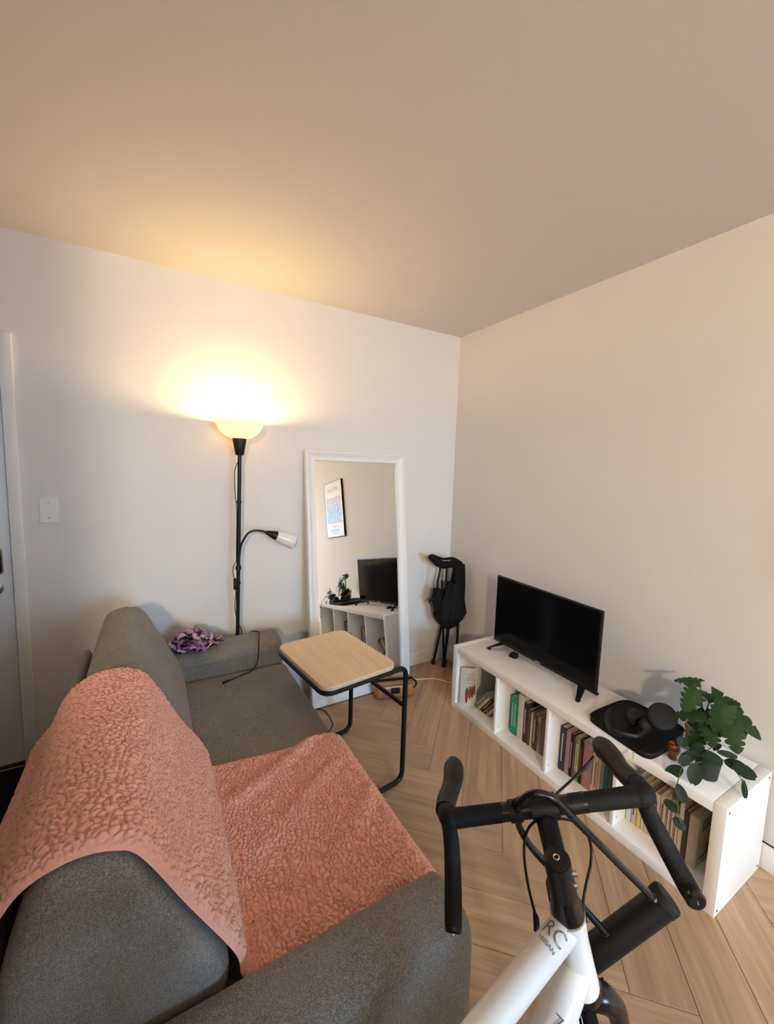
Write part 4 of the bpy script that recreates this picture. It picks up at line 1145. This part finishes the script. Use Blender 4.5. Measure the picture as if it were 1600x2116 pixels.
EL = [((1410, 1586), (1376, 1604), -.37, -.41, .045), ((1440, 1578), (1432, 1622), -.36, -.40, .047), ((1441, 1556), (1404, 1572), -.33, -.36, .036), ((1449, 1558), (1494, 1577), -.31, -.30, .042),
      ((1497, 1572), (1548, 1592), -.28, -.28, .040), ((1515, 1580), (1564, 1609), -.29, -.29, .046), ((1482, 1553), (1526, 1565), -.28, -.26, .024), ((1474, 1550), (1491, 1539), -.30, -.30, .016),
      ((1401, 1620), (1416, 1662), xf - .002, xf - .01, .036), ((1405, 1680), (1372, 1652), xf - .01, xf - .012, .034), ((1416, 1716), (1392, 1688), xf - .01, xf - .012, .034), ((1537, 1613), (1541, 1652), -.30, -.30, .018),
      ((1412, 1545), (1410, 1522), -.32, -.30, .038), ((1425, 1562), (1405, 1580), -.36, -.40, .034), ((1425, 1555), (1455, 1540), -.32, -.30, .034)]
for bp, tp_, xb, xt, w in EL:
    b0, t0 = at(*bp, 'x', xb), at(*tp_, 'x', xt)
    oval(eu, b0, t0, w, TOCAM(b0) / np.linalg.norm(TOCAM(b0)) + np.array([0, 0, .35]), M_EUC)

# ================================================================== racing bicycle
D = lambda x, y, d: at(x, y, 'd', d)
bk = thing('bicycle', (-1.5, -2.29, 0), 'white racing bicycle with black drop handlebars leaning beside the sofa', 'bicycle')
M_WHITE = mat('white_frame_paint', (.80, .80, .79), .28, var=.02, vscale=12, spec=.5, coat=.3)
M_TAPE = mat('bar_tape', (.007, .007, .0075), .65, bump=.0012, bscale=420, spec=.25)
M_HOOD = mat('hood_rubber', (.011, .0105, .0105), .5, spec=.35, bump=.0004, bscale=350)
M_GLOSS = mat('gloss_black', (.006, .006, .0065), .22, var=.1, coat=.15, spec=.4)
sA = np.array([-.308, .098, .946]); Fd = np.array([1., -.01, 0]); Zd = np.array([.001, .1, .995]); fp = np.array([.583, .805, .106]); sr = np.array([.751, -.585, .305])
Cc = D(1151, 1776, .650); Bc = D(1124, 1668, .746)
Ht = D(1172, 1884, .668); Hb = D(1203, 2028, .700)
sA = (Cc - Hb) / np.linalg.norm(Cc - Hb)
# frame: head tube, top tube, down tube, seat tube, stays
ttF = Ht * .86 + Hb * .14; ttM = D(1005, 2118, .560)
tdir = (ttM - ttF) / np.linalg.norm(ttM - ttF)
dtF = Hb * .70 + Ht * .30; dtM = D(1142, 2118, .648)
ddir = (dtM - dtF) / np.linalg.norm(dtM - dtF)
seat_top = ttF + tdir * .50
BBk = dtF + ddir * .62
BBk = np.array([Hb[0] - .56, -2.27, .275])
MB().tube([Hb + sA * -.002, Hb * .7 + Ht * .3, Hb * .35 + Ht * .65, Ht], [.0275, .026, .025, .0275], 24).build('head_tube', M_WHITE, bk)
MB().tube([ttF, ttF + tdir * .03, ttF + tdir * .16, ttF + tdir * .3, seat_top], [.0225, .0225, .0222, .020, .017], 24).build('top_tube', M_WHITE, bk)
MB().tube([dtF, dtF * .5 + dtM * .5, dtM, BBk], [.0255, .0275, .0285, .028], 20).build('down_tube', M_WHITE, bk)
sdir = (seat_top - BBk) / np.linalg.norm(seat_top - BBk)
MB().tube([BBk, seat_top + sdir * .03], .016, 18).build('seat_tube', M_WHITE, bk)
side = np.cross(sdir, tdir); side /= np.linalg.norm(side); side = side if side[1] > 0 else -side
axR = np.array([BBk[0] - .40, BBk[1] - .005, .338])
for s_ in (-1, 1):
    MB().tube([BBk + side * .03 * s_, axR + side * .065 * s_], [.011, .008], 12).build('chain_stay', M_WHITE, bk)
    MB().tube([seat_top + side * .018 * s_, axR + side * .065 * s_], [.009, .007], 12).build('seat_stay', M_WHITE, bk)
MB().tube([seat_top + sdir * .02, seat_top + sdir * .14], .0135, 16).build('seat_post', M_GLOSS, bk)
sp0 = seat_top + sdir * .145
sad = []
for t, w, z in ((-.13, .068, .012), (-.08, .066, .008), (-.02, .045, .0), (.05, .022, .0), (.12, .018, .002), (.14, .010, -.004)):
    sad.append([sp0 + Fd * t + side * w * q + Zd * (z + .012 - .012 * q * q) for q in (-1, -.6, 0, .6, 1)])
sb = MB().grid(np.array(sad)); low = [[p - Zd * (.022 if 0 < j < 4 else .03) for j, p in enumerate(r)] for r in sad]; sb.grid(np.array(low))
sb.build('saddle', M_BLACKP, bk, angle=60)
MB().tube([sp0 + Fd * -.05 - Zd * .012, sp0 - Zd * .02, sp0 + Fd * .06 - Zd * .01], .005, 8).build('saddle_rail', M_CHROME, bk)
# lettering on the top tube and down tube
M_GREY = mat('grey_decal', (.36, .35, .33), .5, var=.1)
tc_ = np.array(CAM_LOC) - ttF; up_ = tc_ - tdir * (tc_ @ tdir); up_ /= np.linalg.norm(up_)
across = np.cross(up_, tdir); across /= np.linalg.norm(across)
L0 = D(1148, 1930, .640); 
# reading direction runs across the tube towards lower right
rd = D(1168, 1950, .64) - D(1128, 1912, .64)
upd = -tdir
def on_tube(O): 
    w = (O - ttF) @ tdir; axp = ttF + tdir * w; v = O - axp; v -= tdir * (v @ tdir)
    return axp + v / np.linalg.norm(v) * .0245
def wrap(o, r_=.0226):
    bs = BASE[bk]
    for v in o.data.vertices:
        P_ = np.array(v.co) + bs; w = (P_ - ttF) @ tdir; axp = ttF + tdir * w; q = P_ - axp
        off = q @ up_; lat = q @ across; a = lat / r_
        v.co = axp + (up_ * math.cos(a) + across * math.sin(a)) * (r_ + .0004) - bs
O1 = on_tube(D(1147, 1927, .64)); O2 = on_tube(D(1131, 1943, .64))
wr_ = -across if (rd @ across) < 0 else across
wrap(text_mesh('frame_lettering', 'RC', .034, M_GREY, O1, wr_, -tdir, bk, width=.034))
O2 = O1 + tdir * .0215
wrap(text_mesh('frame_lettering', 'TRIBAN', .0095, M_GREY, O2, wr_, -tdir, bk, width=.030))
dv = np.cross(ddir, (np.array(CAM_LOC) - dtM)); dv /= np.linalg.norm(dv); dup = np.cross(dv, ddir); dup /= np.linalg.norm(dup); dup = dup if dup @ (np.array(CAM_LOC) - dtM) > 0 else -dup
text_mesh('frame_lettering', '7', .022, mat('blue_grey_decal', (.16, .19, .26), .5, var=.1), D(1157, 2103, .640) * .0 + dtM + dup * .0292 + dv * (.006 if dv[0] > 0 else -.006) - ddir * .008, dv if dv[0] > 0 else -dv, -ddir, bk)
MB().tube([D(1180, 2099, .655), D(1188, 2112, .655)], .008, 10).build('cable_stop', M_WHITE, bk)
# fork and front wheel
MB().lathe([(0, 0), (.030, 0), (.031, .006), (.0285, .012), (0, .012)], Hb - sA * .013, 24, sA).build('lower_headset', M_GLOSS, bk)
crown = Hb - sA * .03
axF = Hb - sA * .405 + fp * .045
fsr = np.cross(fp, sA); fsr /= np.linalg.norm(fsr)
for s_ in (-1, 1):
    MB().tube([crown + fsr * .004 * s_, crown + fsr * .024 * s_ - sA * .004, crown + fsr * .044 * s_ - sA * .03, crown + fsr * .049 * s_ - sA * .08, Hb - sA * .26 + fsr * .05 * s_ + fp * .012, axF + fsr * .05 * s_], [.022, .022, .019, .016, .013, .009], 14, 5).build('fork_blade', M_GLOSS, bk, angle=70)
def wheel(ax, n, nm='wheel'):
    n = n / np.linalg.norm(n); a = np.cross(n, [0, 0, 1.]); a /= np.linalg.norm(a); c = np.cross(a, n)
    ringp = lambda r: [ax + (a * math.cos(t) + c * math.sin(t)) * r for t in np.linspace(0, 2 * math.pi, 64, endpoint=False)]
    wh = MB().tube(ringp(.300), .0105, 8, closed=True).build('wheel', M_GLOSS, bk)
    MB().tube(ringp(.3225), .0135, 10, closed=True).build('tyre', M_RUBBER, wh)
    MB().lathe([(0, -.05), (.012, -.05), (.016, -.03), (.012, -.02), (.012, .02), (.016, .03), (.012, .05), (0, .05)], ax, 16, n).build('hub', M_GLOSS, wh)
    sp = MB()
    for k in range(20):
        t = 2 * math.pi * k / 20; sgn = 1 if k % 2 else -1
        sp.tube([ax + n * .028 * sgn + (a * math.cos(t + .5 * sgn) + c * math.sin(t + .5 * sgn)) * .016, ax + (a * math.cos(t) + c * math.sin(t)) * .295], .001, 5)
    sp.build('spokes', M_CHROME, wh)['kind'] = 'stuff'
wheel(axF, fsr); wheel(axR, side)
# crank set
MB().tube([BBk - side * .05, BBk + side * .05], .018, 14).build('bottom_bracket', M_GLOSS, bk)
MB().lathe([(0, -.003), (.09, -.003), (.092, 0), (.09, .003), (0, .003)], BBk - side * .048, 40, side).build('chainring', M_BLACKM, bk)
for s_, d_ in ((-1, 1), (1, -1)):
    e_ = BBk + side * .06 * s_ + Fd * .17 * d_
    MB().tube([BBk + side * .06 * s_, e_], [.012, .009], 10).build('crank_arm', M_GLOSS, bk)
    MB().box((-.04, -.03, -.008), (.04, .03, .008), .004, 2, Matrix.Translation(e_ + side * .04 * s_)).build('pedal', M_BLACKP, bk)
# stem with its cap and clamp bolts
MB().tube([Cc - sA * .112, Cc - sA * .100, Cc - sA * .060], [.0275, .0255, .0195], 24).build('headset_cone', M_GLOSS, bk)
MB().tube([Cc - sA * .066, Cc - sA * .0], [.0205, .0205], 24).build('steerer_clamp', M_BLACKP, bk)
sd_ = (Bc - Cc) / np.linalg.norm(Bc - Cc)
MB().tube([Cc - sA * .024, Cc - sA * .022 + (Bc - Cc) * .25, Bc - sA * .012 - sd_ * .01], [.0195, .0175, .0185], 20, squash=.95).build('stem', M_BLACKP, bk)
MB().lathe([(0, 0), (.0195, 0), (.0195, .003), (.016, .005), (0, .0055)], Cc - sA * .001, 28, sA).build('top_cap', M_BLACKM, bk)
M_BRASS = mat('pale_gold', (.75, .62, .38), .25, 1.0, var=.05)
tcp = Cc + sA * .005
qa = np.cross(sA, [0, 1., 0]); qa /= np.linalg.norm(qa); qb = np.cross(sA, qa)
MB().tube([tcp + (qa * math.cos(t) + qb * math.sin(t)) * .0042 for t in np.linspace(0, 2 * math.pi, 18, endpoint=False)], .0013, 8, closed=True).build('cap_bolt', M_BRASS, bk)
rear = D(1160, 1800, .64) - D(1150, 1775, .645)
for zz in (-.026, -.05):
    e0 = Cc + sA * zz + (D(1186, 1806 if zz > -.04 else 1830, .648) - (Cc + sA * zz)) * .95
    MB().lathe([(0, -.006), (.0042, -.006), (.0042, .006), (0, .006)], e0, 12, np.cross(sd_, sA)).build('clamp_bolt', M_CHROME, bk)
MB().tube([D(1158, 1795, .632), D(1168, 1832, .640)], .0012, 6).build('clamp_slot', mat('slot_black', (.002, .002, .002), .9, var=.1), bk)
# handlebar: tops, hoods, drops
Lc, Rc = D(930, 1692, .772), D(1332, 1643, .718)
LHr, RHr = D(915, 1667, .800), D(1300, 1608, .760)
LD_, RD_ = D(936, 1922, .725), D(1438, 1861, .661)
MB().tube([Bc - (Rc - Lc) * .22, Bc + (Rc - Lc) * .20], .0155, 20).build('bar_centre', M_GLOSS, bk)
cl = (Rc - Lc) / np.linalg.norm(Rc - Lc)
MB().tube([Bc - cl * .024, Bc + cl * .024], .0215, 20).build('bar_clamp', M_BLACKP, bk)
for o_, q in ((-.052, .0185), (.058, .0165)):
    MB().tube([Bc + cl * (o_ - .011), Bc + cl * (o_ + .011)], q, 18).build('accessory_clamp', M_BLACKP, bk)
MB().box((-.010, -.006, -.006), (.010, .006, .006), .002, 1, Matrix.Translation(Bc - cl * .052 + np.array([0, -.004, .02]))).build('mount_bracket', M_BLACKP, bk)
MB().tube([Bc + cl * .067, Bc + cl * .075], .0168, 18).build('tape_ring', M_GLOSS, bk)
def bar_side(top_in, corner_, hoodpts, hoodr, low):
    MB().tube([top_in, corner_ * .35 + top_in * .65, corner_ * .8 + top_in * .2, corner_], [.0158, .0163, .0168, .0172], 18, 4).build('bar_tape', M_TAPE, bk, angle=70)
    MB().tube([corner_ * .9 + top_in * .1, corner_, (hoodpts[0] + corner_) / 2, hoodpts[0]], [.0165, .0185, .0188, .0175], 18, 4).build('bar_bend', M_TAPE, bk, angle=70)
    MB().tube(low, [.0140, .0150, .0158, .0160, .0152], 16, 6).build('drop_tape', M_TAPE, bk, angle=70)
    e = low[-1] - low[-2]; e = e / np.linalg.norm(e)
    plg = MB().lathe([(0, -.002), (.0155, -.002), (.0155, .003), (.0125, .0065), (.004, .007), (0, .0062)], low[-1], 22, e)
    plg = plg.build('bar_plug', M_GLOSS, bk)
    MB().lathe([(0, .0064), (.0024, .0064), (.0018, .0085), (0, .0085)], low[-1], 10, e).build('plug_screw', M_CHROME, plg)
    MB().tube(hoodpts, hoodr, 18, 6).build('brake_hood', M_HOOD, bk, angle=70)
bar_side(Bc - (Rc - Lc) * .215, Lc,
         [D(921, 1676, .800), D(923, 1655, .830), D(931, 1632, .865), D(937, 1608, .895), D(938, 1589, .925), D(938, 1579, .945), D(939, 1575, .955)], [.0195, .0195, .0190, .0215, .0225, .0175, .006],
         [D(927, 1700, .785), D(933, 1740, .790), D(936, 1800, .775), D(937, 1870, .745), D(937, 1918, .725)])
bar_side(Bc + (Rc - Lc) * .195, Rc,
         [D(1318, 1622, .765), D(1300, 1606, .795), D(1282, 1588, .825), D(1266, 1566, .855), D(1249, 1547, .885), D(1240, 1538, .905), D(1236, 1535, .915)], [.0195, .0190, .0188, .0212, .0220, .0170, .006],
         [D(1332, 1655, .728), D(1348, 1695, .735), D(1385, 1765, .715), D(1420, 1830, .685), D(1437, 1858, .663)])
# brake levers below the hoods
MB().tube([D(944, 1590, .955), D(946, 1606, .985), D(944, 1630, 1.0), D(938, 1660, .99)], [.006, .007, .006, .005], 10, 4, squash=.6).build('brake_lever', M_BLACKM, bk)
MB().tube([D(1240, 1552, .925), D(1252, 1572, .95), D(1270, 1595, .965), D(1292, 1622, .955)], [.006, .007, .006, .005], 10, 4, squash=.6).build('brake_lever', M_BLACKM, bk)
# cables
def cable(pts, r=.0024): return MB().tube(pts, r, 8, 6).build('cable', M_BLACKP, bk)
cable([D(1228, 1562, .905), D(1210, 1583, .90), D(1180, 1613, .87), D(1155, 1636, .84), D(1138, 1655, .80), D(1128, 1668, .78)], .0026)
cable([D(1222, 1572, .91), D(1208, 1590, .905), D(1190, 1606, .89)], .0024)
cable([D(1115, 1690, .77), D(1095, 1708, .775), D(1085, 1735, .77), D(1084, 1775, .755), D(1092, 1830, .735), D(1104, 1880, .72), D(1107, 1896, .715)], .0026)
MB().tube([D(1105, 1886, .718), D(1108, 1897, .714), D(1109, 1912, .708), D(1106, 1925, .704)], [.003, .0052, .0052, .0025], 10, 3).build('cable_adjuster', M_BLACKP, bk)
cable([D(1150, 1690, .78), D(1185, 1697, .80), D(1208, 1715, .80), D(1221, 1745, .79), D(1221, 1785, .775), D(1211, 1830, .755), D(1206, 1868, .74), D(1212, 1905, .735)], .0026)
cable([D(1246, 2020, .72), D(1232, 2045, .715), D(1210, 2072, .71), D(1192, 2092, .70), D(1184, 2104, .69)], .0017)
MB().tube([D(1198, 2094, .69), D(1186, 2112, .68)], .0035, 8).build('cable_end', M_BLACKP, bk)

# U-lock hanging over the stem
ul = thing('bicycle_lock', D(1300, 1905, .80), 'black U-shaped bicycle lock hanging over the handlebar stem', 'lock')
cyA, cyB = D(1368, 1864, .775), D(1205, 1985, .800)
MB().tube([cyA, cyB], .0262, 28).build('lock_barrel', M_BLACKP, ul)
dl = (cyA - cyB) / np.linalg.norm(cyA - cyB)
MB().lathe([(0, 0), (.0255, 0), (.027, .002), (.027, .016), (.0245, .020), (0, .021)], cyA - dl * .004, 30, dl).build('end_cap', M_RUBBER, ul)
shk = [D(1352, 1857, .765), D(1300, 1806, .752), D(1240, 1745, .735), D(1185, 1690, .720), D(1150, 1655, .712), D(1122, 1641, .712), D(1095, 1643, .716), D(1074, 1660, .730), D(1069, 1682, .752), D(1076, 1714, .775), D(1100, 1752, .785), D(1140, 1797, .785), D(1200, 1868, .785), D(1256, 1932, .785)]
MB().tube(shk, .0068, 14, 6).build('shackle', M_GLOSS, ul)
for a, b in ((shk[0], shk[1]), (shk[-1], shk[-2])):
    d_ = (b - a) / np.linalg.norm(b - a)
    MB().tube([a + d_ * .001, a + d_ * .007], .0072, 12).build('shackle_collar', M_BRASS, ul)
